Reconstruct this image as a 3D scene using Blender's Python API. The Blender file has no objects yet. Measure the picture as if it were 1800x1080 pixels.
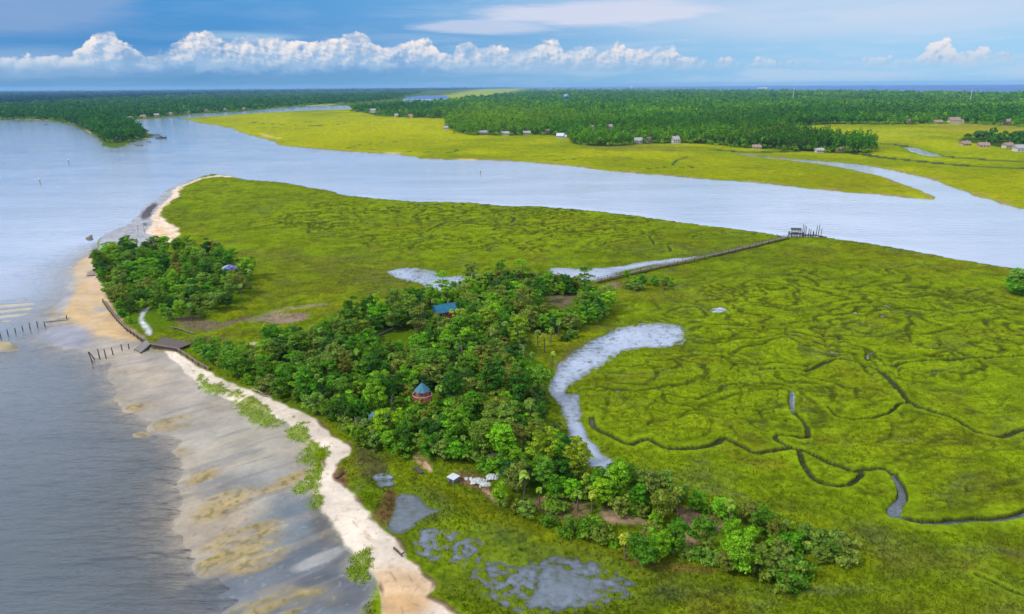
import bpy, math, random
import numpy as np
from mathutils import Matrix, Vector, Euler

random.seed(7)
RNG = np.random.default_rng(11)
scene = bpy.context.scene
C = scene.collection
R = math.radians

# ------------------------------------------------------------------ camera
CAM_H = 80.0
FPX = 1216.0                       # focal length in photo pixels (1800 x 1080 photo)
PITCH = math.atan((540 - 150) / FPX)
ROLL = R(0.36)
cam_euler = Euler((R(90) - PITCH, ROLL, 0.0), 'XYZ')
CAMR = np.array(cam_euler.to_matrix())
CAMP = np.array((0.0, 0.0, CAM_H))


def ray(u, v):
    u = np.asarray(u, float); v = np.asarray(v, float)
    d = np.stack(((u - 900) / FPX, -(v - 540) / FPX, -np.ones_like(u)), -1)
    return d @ CAMR.T


def ground(u, v, z=0.0):
    """point of the map under photo pixel (u, v) at height z"""
    d = ray(u, v)
    dz = np.minimum(d[..., 2], -0.0028)
    t = (z - CAM_H) / dz
    return CAMP + d * t[..., None]


def pix(x, y, z):
    p = np.stack((np.asarray(x, float), np.asarray(y, float), np.asarray(z, float)), -1) - CAMP
    q = p @ CAMR
    w = np.maximum(-q[..., 2], 1e-6)
    return 900 + FPX * q[..., 0] / w, 540 - FPX * q[..., 1] / w, -q[..., 2]


def gp(u, v, z=0.0):
    return Vector(ground(np.array(u, float), np.array(v, float), z))


cam_data = bpy.data.cameras.new('camera')
cam_data.sensor_width = 36.0
cam_data.lens = FPX / 1800 * 36.0
cam_data.clip_start = 1.0
cam_data.clip_end = 90000.0
cam = bpy.data.objects.new('camera', cam_data)
cam.location = (0, 0, CAM_H)
cam.rotation_euler = cam_euler
C.objects.link(cam)
scene.camera = cam

# ------------------------------------------------------------------ noise and shapes
def _hash(i, j, seed):
    h = (i.astype(np.int64) * 374761393 + j.astype(np.int64) * 668265263 + seed * 1442695041) & 0x7fffffff
    h = ((h ^ (h >> 13)) * 1274126177) & 0x7fffffff
    return ((h ^ (h >> 16)) & 0xffff).astype(np.float32) / 65535.0


def perlin(x, y, seed=0):
    xi = np.floor(x); yi = np.floor(y)
    fx = (x - xi).astype(np.float32); fy = (y - yi).astype(np.float32)
    ux = fx * fx * fx * (fx * (fx * 6 - 15) + 10); uy = fy * fy * fy * (fy * (fy * 6 - 15) + 10)

    def g(a, b):
        t = _hash(xi + a, yi + b, seed) * (2 * np.pi)
        return np.cos(t) * (fx - a) + np.sin(t) * (fy - b)
    n0 = g(0, 0) * (1 - ux) + g(1, 0) * ux
    n1 = g(0, 1) * (1 - ux) + g(1, 1) * ux
    return (n0 * (1 - uy) + n1 * uy) * 1.5


def fbm(x, y, octv=4, seed=0, gain=0.5):
    a = 1.0; s = np.zeros_like(x, dtype=np.float32); t = 0
    for k in range(octv):
        s += a * perlin(x * 2 ** k + 13.7 * k, y * 2 ** k - 7.1 * k, seed + k); t += a; a *= gain
    return s / t


def sstep(a, b, x):
    t = np.clip((x - a) / (b - a), 0, 1)
    return t * t * (3 - 2 * t)


def catmull(pts, closed=True, sub=4):
    p = np.array(pts, float); n = len(p); out = []
    rng = range(n) if closed else range(n - 1)
    for i in rng:
        if closed:
            a, b, c, d = p[i - 1], p[i], p[(i + 1) % n], p[(i + 2) % n]
        else:
            a, b, c, d = p[max(i - 1, 0)], p[i], p[i + 1], p[min(i + 2, n - 1)]
        for k in range(sub):
            t = k / sub
            q = 0.5 * ((2 * b) + (c - a) * t + (2 * a - 5 * b + 4 * c - d) * t * t + (3 * b - a - 3 * c + d) * t ** 3)
            out.append(q)
    if not closed:
        out.append(p[-1])
    return np.array(out)


def to_world(pts, closed=True, sub=3, z=0.0):
    q = catmull(pts, closed, sub) if sub > 1 else np.array(pts, float)
    return ground(q[:, 0], q[:, 1], z)[:, :2]


def sdist(poly, X, Y, margin):
    """signed distance in metres to a world polygon, positive inside"""
    lo = poly.min(0) - margin; hi = poly.max(0) + margin
    out = np.full(X.shape, -margin, np.float32)
    m = (X > lo[0]) & (X < hi[0]) & (Y > lo[1]) & (Y < hi[1])
    x = X[m].astype(np.float32); y = Y[m].astype(np.float32)
    if x.size == 0:
        return out
    best = np.full(x.shape, 1e12, np.float32); ins = np.zeros(x.shape, bool)
    n = len(poly)
    for i in range(n):
        ax, ay = poly[i]; bx, by = poly[(i + 1) % n]
        dx, dy = bx - ax, by - ay
        L = dx * dx + dy * dy
        if L < 1e-9:
            continue
        t = np.clip(((x - ax) * dx + (y - ay) * dy) / L, 0, 1)
        ex = x - ax - t * dx; ey = y - ay - t * dy
        np.minimum(best, ex * ex + ey * ey, out=best)
        if ay != by:
            c = (ay > y) != (by > y)
            ins ^= c & (x < (bx - ax) * (y - ay) / (by - ay) + ax)
    d = np.sqrt(best)
    out[m] = np.maximum(np.where(ins, d, -d), -margin)
    return out


def ldist(line, X, Y, margin):
    """distance in metres to a world polyline"""
    lo = line.min(0) - margin; hi = line.max(0) + margin
    out = np.full(X.shape, margin, np.float32)
    m = (X > lo[0]) & (X < hi[0]) & (Y > lo[1]) & (Y < hi[1])
    x = X[m].astype(np.float32); y = Y[m].astype(np.float32)
    if x.size == 0:
        return out
    best = np.full(x.shape, 1e12, np.float32)
    for i in range(len(line) - 1):
        ax, ay = line[i]; dx, dy = line[i + 1] - line[i]
        L = dx * dx + dy * dy
        if L < 1e-9:
            continue
        t = np.clip(((x - ax) * dx + (y - ay) * dy) / L, 0, 1)
        ex = x - ax - t * dx; ey = y - ay - t * dy
        np.minimum(best, ex * ex + ey * ey, out=best)
    out[m] = np.minimum(np.sqrt(best), margin)
    return out


KEXP = 1.55                        # how bright the daylight makes a white surface on screen


def col(r, g, b):
    """sRGB look in daylight -> base colour"""
    c = np.array((r, g, b), float) / 255
    lin = np.where(c <= 0.04045, c / 12.92, ((c + 0.055) / 1.055) ** 2.4)
    return lin / KEXP


def inside_px(pts, u, v):
    n = len(pts); c = False
    for i in range(n):
        ax, ay = pts[i]; bx, by = pts[(i + 1) % n]
        if (ay > v) != (by > v) and u < (bx - ax) * (v - ay) / (by - ay) + ax:
            c = not c
    return c


# ------------------------------------------------------------------ the map, read from the photo
LAND_A = [(345, 313), (362, 309), (385, 307), (425, 315), (480, 320), (520, 325), (560, 333), (620, 345), (680, 352), (740, 355),
          (800, 356), (862, 360), (885, 364), (940, 364), (1000, 368), (1060, 373), (1120, 381), (1180, 390), (1240, 398),
          (1300, 406), (1345, 411), (1385, 416), (1440, 418), (1500, 426), (1560, 435), (1620, 445), (1680, 456), (1740, 467),
          (1800, 477), (1900, 497), (2150, 550), (2500, 640), (2900, 1000), (2900, 1500), (1800, 1650), (700, 1650), (470, 1500), (420, 1300), (405, 1150),
          (398, 1080), (372, 1030), (352, 990), (340, 940), (330, 890), (322, 850), (305, 805), (278, 765), (240, 728), (218, 700),
          (205, 670), (178, 640), (152, 620), (122, 612), (88, 603), (72, 597), (84, 580), (88, 566), (86, 556), (100, 540), (112, 520), (122, 495),
          (140, 468), (156, 450), (165, 432), (190, 412), (222, 400), (243, 382), (252, 366), (276, 350), (300, 334), (322, 322)]
LAND_B = [(-900, 200), (-400, 205), (-100, 207), (0, 209), (60, 211), (100, 215), (130, 222), (160, 236), (180, 250), (178, 257), (200, 261), (222, 256),
          (245, 246), (270, 242), (262, 236), (240, 225), (215, 215), (250, 211), (300, 206), (350, 200), (420, 197), (470, 193), (520, 187), (600, 186),
          (640, 187), (680, 180), (705, 178), (716, 171), (750, 168), (800, 168), (900, 164), (960, 156.5), (900, 153.7), (700, 155), (0, 159.6), (-900, 165)]
LAND_N = [(318, 209), (350, 206), (400, 203), (450, 199), (520, 195.5), (600, 192.5), (640, 190), (690, 184), (720, 181), (786, 178), (792, 172), (775, 167), (860, 163), (920, 158), (980, 155.5),
          (1000, 156.4), (1200, 157), (1400, 159.5), (1600, 162.5), (1800, 166.5), (2100, 172), (2900, 195), (2900, 700), (2300, 480), (1990, 420), (1800, 369), (1760, 360), (1720, 347), (1680, 333),
          (1640, 318), (1600, 308), (1560, 299), (1520, 292), (1480, 287.5), (1440, 284), (1400, 281), (1340, 276), (1300, 271), (1340, 277.5), (1400, 283.5), (1440, 288), (1480, 294), (1520, 303),
          (1560, 313), (1590, 323), (1620, 335), (1648, 346), (1650, 352), (1610, 350), (1560, 345), (1500, 340), (1440, 334), (1380, 327), (1320, 321),
          (1260, 317), (1200, 312), (1140, 307), (1080, 302), (1020, 294), (960, 289), (920, 285), (860, 282), (800, 282), (740, 279),
          (700, 272), (640, 269), (600, 266), (530, 260), (490, 255), (475, 248), (450, 241), (430, 236), (400, 225), (350, 216)]
FLATS = [(398, 1150), (398, 1080), (372, 1030), (352, 990), (340, 940), (330, 890), (322, 850), (305, 805), (278, 765), (240, 728), (218, 700),
         (205, 670), (178, 640), (152, 620), (122, 612), (88, 603), (72, 597), (84, 580), (86, 556), (100, 540), (112, 520), (122, 495),
         (140, 468), (156, 450), (165, 455), (172, 475), (180, 500), (190, 535), (215, 573), (255, 602), (262, 615), (310, 622), (350, 652), (420, 700), (480, 730), (530, 780),
         (556, 830), (560, 880), (590, 930), (640, 985), (665, 1020), (650, 1070), (640, 1150)]
BEACH = [(292, 614), (320, 624), (348, 645), (400, 674), (440, 692), (480, 706), (520, 727), (555, 757), (597, 787), (608, 798), (605, 810), (592, 818),
         (588, 838), (600, 860), (625, 890), (650, 915), (680, 945), (710, 966), (716, 980), (742, 992), (745, 1006), (767, 1020), (768, 1034),
         (760, 1048), (785, 1062), (815, 1100), (860, 1180), (690, 1180), (690, 1100), (680, 1040), (662, 1005), (630, 970), (592, 925), (570, 890), (558, 858), (570, 825),
         (560, 798), (530, 772), (500, 748), (470, 728), (430, 712), (395, 702), (365, 688), (340, 664), (318, 640), (298, 626)]
SPIT = [(420, 314), (385, 310), (350, 316), (322, 328), (300, 344), (288, 358), (272, 380), (264, 398), (266, 415), (290, 432), (302, 420), (318, 404), (296, 396), (284, 384),
        (286, 372), (300, 356), (316, 340), (340, 322), (372, 313)]
LEFTSAND = [(160, 452), (176, 470), (182, 500), (192, 540), (215, 574), (250, 600), (230, 600), (180, 590), (140, 570), (112, 552), (122, 530), (138, 500), (140, 474)]
POOLS = [  # outline, depth, how much grass stands in it
    ([(1085, 580), (1120, 570), (1165, 567), (1200, 578), (1207, 593), (1195, 608), (1165, 612), (1130, 612), (1092, 618), (1066, 632), (1046, 650), (1030, 660), (1008, 670), (990, 660), (982, 642), (998, 625), (1030, 605), (1060, 590)], .5, .5),
    ([(984, 652), (1012, 664), (1002, 690), (1014, 712), (1020, 745), (1030, 768), (1064, 800), (1104, 836), (1088, 841), (1045, 820), (1010, 792), (994, 760), (984, 730), (971, 700), (974, 672)], .45, .42),
    ([(976, 674), (988, 670), (988, 690), (984, 705), (974, 700)], .4, .5),
    ([(1008, 700), (1020, 698), (1020, 722), (1014, 735), (1008, 722)], .4, .3),
    ([(1000, 756), (1014, 750), (1025, 762), (1028, 775), (1048, 788), (1066, 808), (1056, 818), (1040, 808), (1032, 795), (1010, 778)], .6, .15),
    ([(1075, 816), (1083, 812), (1102, 832), (1092, 838)], .5, .3),
    ([(680, 478), (716, 471), (762, 476), (776, 486), (806, 483), (836, 480), (872, 486), (850, 499), (812, 505), (794, 517), (762, 513), (740, 501), (696, 491)], .5, .75),
    ([(972, 473), (990, 470), (1032, 473), (1090, 469), (1120, 462), (1170, 457), (1225, 450), (1210, 459), (1150, 467), (1100, 477), (1072, 488), (1040, 493), (1015, 490), (978, 485)], .5, .25),
    ([(690, 868), (722, 866), (742, 888), (764, 896), (735, 908), (702, 932), (676, 934), (668, 922), (682, 895)], .42, .25),
    ([(940, 1000), (972, 994), (1012, 1010), (1042, 1025), (1042, 1050), (1002, 1062), (952, 1062), (922, 1066), (918, 1046), (934, 1028)], .45, .3),
    ([(820, 970), (900, 985), (1000, 980), (1090, 1005), (1120, 1045), (1050, 1075), (900, 1078), (840, 1040)], .2, .62),
    ([(720, 930), (790, 925), (850, 950), (820, 985), (740, 975)], .16, .7),
    ([(1240, 543), (1262, 540), (1276, 545), (1262, 550), (1244, 551)], .3, .9),
    ([(640, 838), (672, 835), (686, 852), (664, 860), (648, 852)], .25, .7),
    ([(1383, 692), (1393, 692), (1393, 712), (1387, 726), (1383, 715)], .4, .2),
    ([(1562, 892), (1580, 882), (1584, 900), (1576, 912), (1564, 905)], .6, .05),
    ([(1598, 260), (1612, 262), (1640, 272), (1634, 275), (1605, 266)], .8, .0),
]
CREEKS = [  # polyline, half width (m), depth
    ([(1038, 738), (1045, 755), (1080, 775), (1110, 788), (1125, 785), (1145, 780), (1165, 790), (1180, 796), (1230, 795), (1260, 786), (1272, 778), (1300, 793), (1325, 805), (1350, 803), (1380, 797), (1410, 800), (1440, 812), (1470, 825), (1500, 835), (1520, 832), (1550, 830), (1568, 838), (1583, 860), (1588, 880), (1572, 888), (1568, 900), (1582, 912), (1610, 922), (1650, 924), (1700, 918), (1750, 914), (1800, 900), (1880, 870)], .8, .7),
    ([(1570, 838), (1583, 860), (1588, 880), (1574, 890), (1568, 902), (1582, 912), (1610, 922), (1650, 924), (1700, 918), (1750, 914), (1800, 900), (1880, 870)], 1.05, .8),
    ([(1405, 802), (1415, 825), (1436, 850), (1470, 861), (1500, 855), (1515, 840)], .7, .6),
    ([(1388, 690), (1387, 722), (1398, 738), (1412, 750), (1420, 765), (1420, 777), (1385, 773), (1362, 774), (1372, 787), (1400, 799)], .65, .7),
    ([(1508, 642), (1545, 655), (1575, 680), (1600, 708), (1640, 725), (1680, 740), (1710, 757), (1752, 771), (1775, 766), (1800, 760), (1880, 750)], .85, .6),
    ([(1600, 708), (1580, 712), (1560, 730), (1535, 738), (1500, 742), (1470, 735), (1452, 720)], .5, .4),
    ([(1340, 655), (1380, 653), (1420, 656), (1440, 645), (1470, 632), (1500, 636), (1550, 645), (1600, 640), (1660, 635), (1720, 632), (1860, 626)], .7, .45),
    ([(735, 415), (770, 398), (800, 390), (850, 392), (890, 395), (905, 386), (880, 378)], 1.0, .45),
    ([(720, 371), (745, 362), (790, 364), (802, 367), (860, 366)], 1.2, .5),
    ([(700, 438), (722, 430)], .6, .4), ([(545, 417), (575, 408)], .7, .4), ([(695, 437), (722, 424)], .5, .35),
    ([(1530, 478), (1580, 473), (1614, 465), (1640, 472), (1700, 480), (1780, 490), (1800, 500)], .7, .45),
    ([(1636, 540), (1655, 550), (1690, 552), (1740, 548), (1770, 555), (1830, 565)], .6, .4),
    ([(1480, 690), (1560, 560)], .01, .0),
    ([(1720, 1020), (1760, 1035), (1790, 1050), (1850, 1062)], .4, .35),
    ([(930, 435), (1000, 437), (1050, 433), (1064, 427)], .6, .4), ([(1145, 418), (1150, 432)], .7, .5), ([(1172, 434), (1180, 445)], .7, .4), ([(1215, 420), (1230, 414), (1300, 412), (1350, 416)], .7, .4),
    ([(650, 205), (700, 215)], .01, .0),
    ([(440, 216), (540, 222), (600, 219)], 3., .4), ([(720, 267), (790, 269), (805, 264)], 2.2, .4), ([(610, 262), (640, 255), (700, 250)], 1.5, .4),
    ([(965, 284), (1020, 280)], 1.6, .5), ([(1140, 298), (1180, 295), (1215, 297), (1212, 293), (1180, 290), (1210, 276)], 1.5, .4),
    ([(1255, 264), (1300, 268), (1360, 268), (1420, 266.5), (1500, 271), (1560, 279), (1640, 287), (1720, 294), (1800, 297.5), (1950, 303)], 8.0, .8),
    ([(1530, 252), (1590, 258), (1650, 275), (1720, 281), (1800, 286), (1950, 294)], 8.0, .8),
    ([(1300, 272), (1360, 279), (1420, 283)], 6.0, .6),
    ([(1250, 275), (1400, 277), (1500, 286)], .01, .0),
]
CREEKS = [c for c in CREEKS if c[1] > .05]
# woods (ground outline in the photo)
WOOD_LEFT = [(168, 462), (200, 450), (240, 446), (290, 450), (330, 448), (380, 455), (425, 468), (448, 488), (448, 515), (424, 543), (372, 560), (330, 572), (290, 588), (250, 590), (214, 564), (196, 540), (184, 510), (176, 485)]
WOOD_MAIN = [(370, 640), (410, 665), (445, 690), (500, 712), (560, 745), (625, 772), (700, 793), (760, 812), (800, 818), (835, 812), (862, 856), (880, 880), (940, 898), (1000, 912), (1060, 930), (1110, 940), (1195, 915),
             (1196, 885), (1130, 872), (1060, 868), (1010, 840), (985, 808), (962, 770), (948, 720), (940, 680), (936, 640), (935, 612), (975, 595), (1040, 580), (1070, 560), (1065, 535), (1020, 515), (960, 508), (880, 512), (800, 522),
             (720, 545), (650, 570), (590, 590), (520, 612), (470, 636), (420, 640)]
WOOD_TAIL = [(1255, 930), (1290, 915), (1340, 925), (1385, 945), (1395, 975), (1340, 990), (1285, 990), (1250, 965)]
# far woods
WOOD_EAST = [(618, 193), (640, 198), (665, 204), (720, 207), (790, 209), (784, 222), (800, 232), (830, 238), (900, 239), (960, 238), (1000, 240), (1008, 254), (1060, 258), (1130, 254), (1200, 252), (1260, 255), (1300, 260), (1360, 263), (1440, 266), (1526, 270),
             (1532, 260), (1460, 248), (1372, 240), (1366, 230), (1395, 222), (1480, 218.5), (1600, 219), (1700, 217), (1800, 223), (2000, 228), (2300, 245), (2300, 180), (1800, 168), (1600, 164.5), (1400, 161.5), (1200, 159), (1000, 158.5), (950, 160), (900, 166), (850, 173), (780, 181), (700, 187)]
WOOD_WEST = [(-300, 206), (0, 209), (60, 210), (100, 212), (130, 218), (160, 232), (182, 248), (195, 252), (222, 250), (250, 243), (255, 238), (235, 226), (210, 215), (240, 208), (300, 203), (360, 198), (420, 195), (470, 190), (540, 185), (600, 182), (660, 178), (700, 174), (712, 169), (740, 164), (740, 162),
             (600, 163), (400, 168), (200, 176), (90, 183), (40, 187), (-300, 190)]
WOOD_FAR = [(-400, 180), (0, 181), (100, 180), (250, 173), (450, 165), (640, 161), (770, 159.5), (830, 156.5), (950, 154.8), (800, 154.4), (400, 157.5), (0, 160.6), (-400, 163)]
WOOD_ISLE = [(1686, 250), (1720, 254), (1760, 260), (1800, 266), (1900, 270), (1900, 250), (1800, 244), (1740, 242), (1695, 242)]
GRASSES = [  # tufty green clumps on the sand
    [(346, 655), (362, 668), (380, 678), (425, 692), (424, 700), (385, 698), (358, 690), (350, 672)],
    [(416, 712), (440, 702), (468, 718), (472, 728), (494, 738), (490, 748), (450, 746), (422, 736)],
    [(495, 760), (512, 753), (528, 762), (540, 772), (530, 780), (508, 776)],
    [(526, 790), (545, 790), (562, 800), (566, 812), (552, 822), (532, 816)],
    [(524, 866), (536, 850), (540, 838), (556, 832), (574, 834), (568, 850), (548, 864)],
    [(624, 980), (640, 972), (656, 985), (652, 1010), (632, 1015)],
    [(552, 880), (562, 873), (574, 886), (566, 892)]]

# ------------------------------------------------------------------ terrain grid (a polar sheet round the point below the drone)
az = np.concatenate([np.linspace(-1.25, -0.80, 40, endpoint=False), np.linspace(-0.80, 0.80, 1560), np.linspace(0.80, 1.25, 41)[1:]])
dep = np.concatenate([np.linspace(R(62), R(43.5), 60, endpoint=False), np.linspace(R(43.5), R(2.2), 640, endpoint=False), np.linspace(R(2.2), R(0.165), 60)])
rad = CAM_H / np.tan(dep)
NA, NR = len(az), len(rad)
AZ, RR = np.meshgrid(az, rad, indexing='ij')
GX = (np.sin(AZ) * RR).ravel(); GY = (np.cos(AZ) * RR).ravel(); GR = RR.ravel()
AZ = None; RR = None
far = sstep(500, 1200, GR)
wa = np.minimum(0.9 + GR * 0.0022, 5.0)
WX = GX + wa * fbm(GX / 9, GY / 9, 3, 1) + 2.2 * wa * fbm(GX / 42, GY / 42, 2, 5)
WY = GY + wa * fbm(GX / 9, GY / 9, 3, 9) + 2.2 * wa * fbm(GX / 42, GY / 42, 2, 15)

sdA = sdist(to_world(LAND_A, sub=2), WX, WY, 400)
sdB = sdist(to_world(LAND_B, sub=1), WX, WY, 400)
sdN = sdist(to_world(LAND_N, sub=1), WX, WY, 400)
sdF = sdist(to_world(FLATS, sub=2), WX, WY, 120)
sdBe = sdist(to_world(BEACH, sub=2), WX, WY, 30)
sdSp = sdist(to_world(SPIT, sub=2), WX, WY, 30)
sdLS = sdist(to_world(LEFTSAND, sub=2), WX, WY, 30)
sdWL = sdist(to_world(WOOD_LEFT, sub=2), WX, WY, 30)
sdWM = sdist(to_world(WOOD_MAIN, sub=2), WX, WY, 30)
sdWT = sdist(to_world(WOOD_TAIL, sub=2), WX, WY, 30)
sdWood = np.maximum(np.maximum(sdWL, sdWM), sdWT)
land_far = np.maximum(sdB, sdN)

n_big = fbm(GX / 130, GY / 130, 3, 21)
n_mid = fbm(GX / 26, GY / 26, 4, 31)
n_small = fbm(GX / 5, GY / 5, 3, 41)
n_white = RNG.random(GX.size).astype(np.float32) - .5

# dendritic little marsh channels
qx = GX / 15 + 0.9 * fbm(GX / 30, GY / 30, 2, 51); qy = GY / 15 + 0.9 * fbm(GX / 30, GY / 30, 2, 55)
rid = np.abs(fbm(qx, qy, 2, 61, .45))
rid2 = np.abs(fbm(qx * 2.3 + 5, qy * 2.3, 2, 71, .45))

Z = np.full(GX.size, -1.6, np.float32)
bank = sstep(-1.2, 1.2, np.where(far > 0.5, sdA, sdA))
marsh_z = 0.75 + 0.10 * n_mid + 0.04 * n_small
Zch = -1.6 + bank * (1.6 + marsh_z)
flat_z = np.clip(sdA * 0.012, -1.6, 0.14) + 0.05 * n_mid + 0.03 * n_small
westw = sstep(-70, -25, sdF)
westw = westw * (1 - sstep(0.0, 3.0, sdA - np.maximum(sdF, 0) - 0.0) * (sdF <= 0))
Z = Zch * (1 - westw) + np.minimum(flat_z, 0.3) * westw
dry = sstep(-3, 4, sdBe); Z = Z * (1 - dry) + (0.75 + 0.25 * n_mid + 0.05 * n_small + 0.3 * sstep(0, 8, sdBe)) * dry
drys = sstep(-5, 4, sdSp); Z = Z * (1 - drys) + (0.7 + 0.1 * n_mid) * drys
dryl = sstep(-4, 5, sdLS); Z = Z * (1 - dryl) + (0.35 + 0.08 * n_mid) * dryl
wood = sstep(-4, 4, sdWood); Z = Z * (1 - wood) + (1.7 + 0.3 * n_mid) * wood
fl = sstep(-2, 3, land_far)
Z = np.maximum(Z, -1.6 + fl * (2.3 + 0.1 * n_mid))

# tidal channels and pools
marsh = sstep(0, 3, sdA) * (1 - sstep(-1.5, 0.5, sdF)) * (1 - sstep(-2, 0, np.maximum(sdBe, sdSp))) * (1 - sstep(-1, 2, sdWood))
U, V, W = pix(GX, GY, 0 * GX)


def blob(cu, cv, ru, rv, ang=0.0):
    ca, sa = math.cos(R(ang)), math.sin(R(ang))
    du = U - cu; dv = V - cv
    a = (du * ca + dv * sa) / ru; b = (-du * sa + dv * ca) / rv
    q = np.sqrt(a * a + b * b) + 0.35 * n_mid + 0.15 * n_small
    return (1 - sstep(0.55, 1.15, q)).astype(np.float32)


_cn = fbm(GX / 75 + .25 * n_mid, GY / 52 + .25 * n_mid, 3, 181, .42)
_c2 = _cn.reshape(NA, NR); _ga = np.gradient(_c2, axis=0) / np.maximum(np.gradient(az)[:, None] * rad[None, :], 1e-3); _gr = np.gradient(_c2, axis=1) / np.gradient(rad)[None, :]
_gm = np.sqrt(_ga ** 2 + _gr ** 2).ravel() + .004
cline = np.abs(_cn * 7 - np.round(_cn * 7)) / 7 / _gm            # metres to the nearest winding line
rid3 = np.abs(fbm(GX / 9 + 1.1 * n_mid, GY / 3.6 + 1.1 * n_mid, 2, 77, .5))
ridge_amt = np.clip(0.25 + blob(1500, 590, 380, 110) + 0.95 * blob(860, 398, 330, 50) + .6 * blob(1250, 700, 260, 90) + .5 * blob(1640, 800, 250, 130) + .8 * blob(650, 385, 200, 30), 0, 1)
ridge_amt = ridge_amt * marsh
chan = (1 - sstep(0.0, 0.068, rid)) * ridge_amt
chan2 = (1 - sstep(0.0, 0.085, rid2)) * ridge_amt * 0.85
chan3 = (1 - sstep(0.0, 0.10, rid3)) * np.clip(ridge_amt * 1.1 + .12 * marsh, 0, 1) * sstep(-.25, .2, n_big + .6 * n_mid + .1)
Z += marsh * ridge_amt * (0.22 * sstep(0.02, 0.2, rid) + 0.12 * sstep(0.02, .2, rid2) - 0.1)
_cw = .20 + .0010 * GR
webk = np.clip(1.25 * ridge_amt, 0, 1) * (1 - .55 * sstep(680, 760, V)) * sstep(-.45, -.05, fbm(GX / 40, GY / 40, 2, 191) + .15)
web = (1 - sstep(_cw, _cw * 2.1, cline)) * webk
webr = sstep(_cw * 1.8, _cw * 3, cline) * (1 - sstep(_cw * 4, _cw * 9, cline)) * webk
Z += webr * .08 - web * .26
creek_m = np.zeros(GX.size, np.float32); bankm = np.zeros(GX.size, np.float32)
for pts, hw, dp in CREEKS:
    d = ldist(to_world(pts, False, 4), GX + (WX - GX) * .6, GY + (WY - GY) * .6, 14 * max(1, hw))
    m = 1 - sstep(hw * .5, hw * 1.05, d)
    creek_m = np.maximum(creek_m, m)
    bankm = np.maximum(bankm, (1 - sstep(hw * 1.6, hw * 4.0, d)) * sstep(hw * 1.0, hw * 1.6, d))
    Z = Z * (1 - m) + np.minimum(Z, .2 if hw > 2 else -.22 if dp > .74 else .04) * m
Z += bankm * .15 * marsh
Z -= (chan * 0.45 + chan2 * 0.22 + chan3 * .2) * (1 - creek_m)
pool_m = np.zeros(GX.size, np.float32)
n_hf = fbm(GX / 1.6, GY / 1.6, 2, 81)
for pts, dp, gr in POOLS:
    s = sdist(to_world(pts, sub=3), WX, WY, 40)
    pw = to_world(pts, sub=1); ar_ = .5 * abs(np.sum(pw[:, 0] * np.roll(pw[:, 1], -1) - pw[:, 1] * np.roll(pw[:, 0], -1)))
    k = np.where(GR > 900, 2.5, float(np.clip(math.sqrt(ar_) / 26, .22, 1.0)))
    m = sstep(-7 * k, 4 * k, s + 1.6 * k * n_small + .7 * k * n_white)
    pool_m = np.maximum(pool_m, m)
    zz = -dp * .8 + gr * (0.8 * n_hf + 0.25 * n_white + 0.7 * n_small) + 0.06
    Z = Z * (1 - m) + np.minimum(Z, zz) * m
# sand bars in the breakers at the far left
bars = blob(22, 545, 62, 26, -8)
Z = np.where(bars > .05, np.maximum(Z, -.9 + bars * (.86 + .17 * np.sin((V + .07 * U) * .68 + 2.0 * n_mid))), Z)
bar2 = blob(5, 612, 28, 7); Z += bar2 * 1.75
rocks = blob(157, 420, 9, 4) + blob(160, 415, 5, 2.5); Z += np.clip(rocks, 0, 1) * 1.4
Z += marsh * (1 - pool_m) * n_white * np.clip(0.12 - GR / 3600, 0.01, .12)

# -------------------------------------------------- colour of the ground itself
A = np.zeros((GX.size, 3), np.float32)
A[:] = col(120, 118, 108)
ROUGH = np.full(GX.size, 0.9, np.float32)


def lay(m, c, k=1.0):
    global A
    m = np.clip(m, 0, 1)[:, None] * k
    A = A * (1 - m) + np.asarray(c, np.float32) * m


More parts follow.
